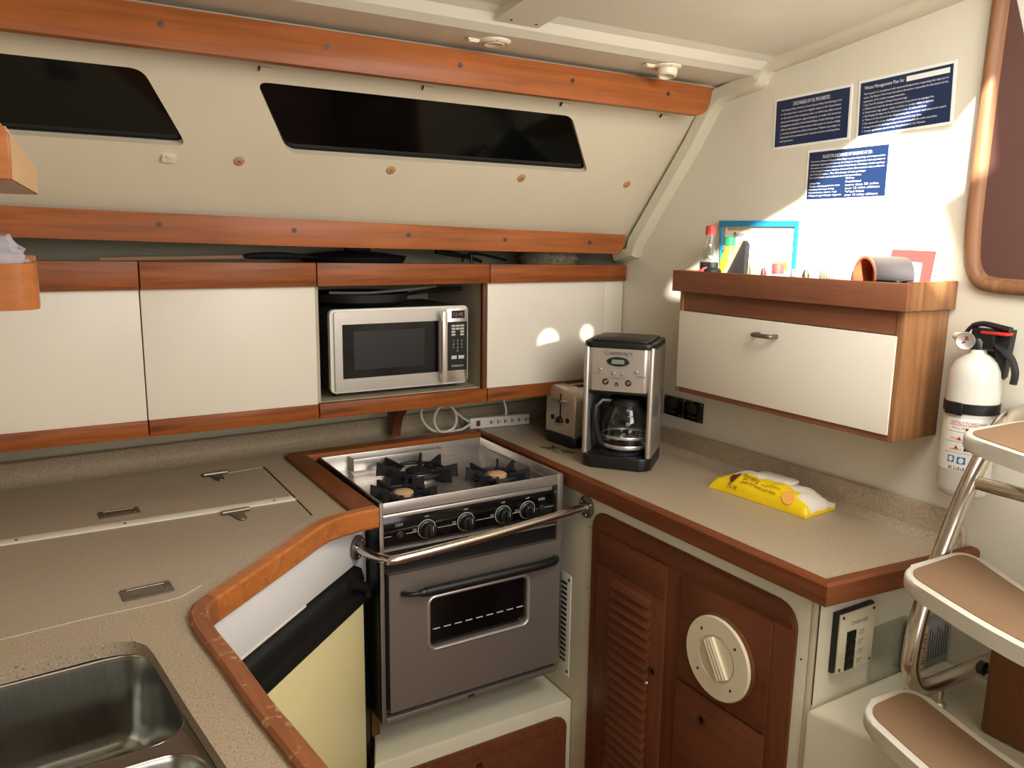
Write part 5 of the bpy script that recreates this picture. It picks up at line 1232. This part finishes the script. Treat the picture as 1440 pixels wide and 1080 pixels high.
# ------------------------------------------------------------------ small teak racks at the left edge
t = thing('teak_rack', 'upper teak rack at left edge in front of the left window', 'rack', (-.1, 1.1, 1.59))
mb = MB(); fz0, fz1, yf = 1.605, 1.668, 1.05
vs = [(-.24, yf, fz0), (-.004, yf, fz0), (-.004, yf, fz1 - .012), (-.012, yf, fz1), (-.24, yf, fz1)]
mb.prism([(-.26, fz0), (-.004, fz0), (-.003, 1.652), (-.010, 1.664), (-.26, 1.665)], 'y', yf, yf + .016, .003); obj('front_board', mb, 'box', t)
mb = MB(); yb = 1.19
a = [(-.004, yf + .01, 1.606), (-.006, yf + .01, 1.662), (.022, yb, 1.627), (.022, yb, 1.596)]
b_ = [(p[0] - .014, p[1] + .004, p[2]) for p in a]
mb._mk(a + b_, [(0, 1, 2, 3), (7, 6, 5, 4), (0, 4, 5, 1), (1, 5, 6, 2), (2, 6, 7, 3), (3, 7, 4, 0)]); obj('end_board', mb, 'tan', t)
mb = MB(); mb._mk([(-.26, yf + .01, 1.605), (-.006, yf + .01, 1.605), (.020, yb, 1.595), (-.26, yb, 1.595), (-.26, yf + .01, 1.612), (-.006, yf + .01, 1.612), (.020, yb, 1.602), (-.26, yb, 1.602)], [(0, 1, 2, 3), (4, 7, 6, 5), (0, 4, 5, 1), (1, 5, 6, 2), (2, 6, 7, 3), (3, 7, 4, 0)]); obj('bottom_board', mb, 'box', t)
mb = MB(); mb.box(-.26, -.245, yf, yb, 1.597, 1.66); obj('end_cleat', mb, 'box', t)
t = thing('teak_rack', 'lower rounded teak rack at left edge holding a plastic bag', 'rack', (-.1, 1.0, 1.46))
yf = 1.0; z0, z1 = 1.4665, 1.516
mb = MB(); pth = [(-.26, yf, 0), (-.030, yf, 0), (-.008, yf + .002, 0), (.004, yf + .008, 0), (.010, yf + .020, 0), (.012, yf + .06, 0), (.012, yf + .13, 0)]
mb.sweep([(p[0], p[1], 0) for p in pth], [(0, z0), (0, z1), (-.012, z1), (-.012, z0)]); mb.smooth = 60; obj('curved_front', mb, 'box', t)
mb = MB(); mb.box(-.26, .006, yf + .012, yf + .13, z0, z0 + .008); obj('bottom_board', mb, 'box', t)
mb = MB(); mb.box(-.26, .012, yf + .125, yf + .135, z0, z1 + .006, .002); obj('back_board', mb, 'box', t)
mb = MB()
random.seed(3)
n1, n2 = 16, 12; vs = []
for i in range(n1 + 1):
    for j in range(n2):
        a = 2 * PI * j / n2; h = i / n1
        r = .034 * (1 - h ** 2.2 * .7) * (1 + random.uniform(-.16, .16))
        vs.append((-.030 + r * 1.1 * math.cos(a) + h * .008, yf + .068 + r * .9 * math.sin(a), z0 + .013 + h * .066 + random.uniform(-.003, .003)))
fs = [(i * n2 + j, i * n2 + (j + 1) % n2, (i + 1) * n2 + (j + 1) % n2, (i + 1) * n2 + j) for i in range(n1) for j in range(n2)] + [tuple(range(n2))]
mb._mk(vs, fs); mb.smooth = 25
m_, nt_, b__ = new_mat('crinkled_film'); b__.inputs['Base Color'].default_value = rgb((206, 200, 206)); b__.inputs['Roughness'].default_value = .12; b__.inputs['Alpha'].default_value = .55
nn_ = nt_.nodes.new('ShaderNodeTexNoise'); nn_.inputs['Scale'].default_value = 90; bp_ = nt_.nodes.new('ShaderNodeBump'); bp_.inputs['Strength'].default_value = .8; nt_.links.new(nn_.outputs['Fac'], bp_.inputs['Height']); nt_.links.new(bp_.outputs['Normal'], b__.inputs['Normal'])
one('plastic_bag', mb, m_, 'crinkled clear plastic bag sticking out of the lower teak rack', 'bag', loc=(-.03, yf + .07, z0 + .009))

# ------------------------------------------------------------------ light
def area(name, loc, to, size, power, col, sy=None):
    l = bpy.data.lights.new(name, 'AREA'); l.energy = power; l.color = col; l.size = size
    if sy: l.shape = 'RECTANGLE'; l.size_y = sy
    o = bpy.data.objects.new(name, l); COL.objects.link(o); o.location = loc
    o.rotation_euler = (V(to) - V(loc)).to_track_quat('-Z', 'Y').to_euler(); return o
sd_ = V((.9, 1.0, -.632)).normalized()
sl = bpy.data.lights.new('sun', 'SUN'); sl.energy = 26; sl.angle = .03; sl.color = (1, .96, .88)
so = bpy.data.objects.new('sun', sl); COL.objects.link(so); so.location = (.5, .2, 4); so.rotation_euler = sd_.to_track_quat('-Z', 'Y').to_euler()
area('hatch_skylight', (1.03, .48, 2.05), (1.2, 1.2, .8), .5, 12, (1, .96, .90))
area('companionway_daylight', (1.1, -.35, 1.85), (1.15, 1.7, 1.3), .7, 18, (1, .965, .92))
area('saloon_fill', (-.2, -1.3, 1.75), (.6, 1.9, 1.3), 1.3, 13.5, (1, .965, .93), .6)  # added fill lamp behind the camera, no window stands there
area('saloon_low_fill', (.5, -1.35, .75), (.9, 1.7, .6), 1.0, 7, (.95, .97, 1), .5)  # added low fill lamp that brightens reflections in the stove and oven
def glint(loc, to, deg, power):  # added spot lamp standing in for sunlight reflected onto the locker door
    l = bpy.data.lights.new('sun_glint', 'SPOT'); l.energy = power; l.spot_size = math.radians(deg); l.spot_blend = .6; l.shadow_soft_size = .004; l.color = (1, .95, .85)
    o = bpy.data.objects.new('sun_glint', l); COL.objects.link(o); o.location = loc; o.rotation_euler = (V(to) - V(loc)).to_track_quat('-Z', 'Y').to_euler()
glint((1.42, 1.66, 1.32), (1.350, 2.02, 1.242), 14, 9); glint((1.52, 1.66, 1.32), (1.494, 2.02, 1.261), 10, 7)
w_ = bpy.data.worlds.new('sky'); SC.world = w_; w_.use_nodes = True
bg = w_.node_tree.nodes['Background']; sky = w_.node_tree.nodes.new('ShaderNodeTexSky'); sky.sky_type = 'HOSEK_WILKIE'
w_.node_tree.links.new(sky.outputs['Color'], bg.inputs['Color']); bg.inputs['Strength'].default_value = .5
SC.view_settings.view_transform = 'Standard'
SC.view_settings.look = 'None'
SC.view_settings.exposure = 0
SC.cycles.max_bounces = 8; SC.cycles.diffuse_bounces = 5; SC.cycles.transmission_bounces = 8; SC.cycles.transparent_max_bounces = 8
SC.cycles.caustics_reflective = False; SC.cycles.caustics_refractive = False
SC.cycles.sample_clamp_indirect = 4
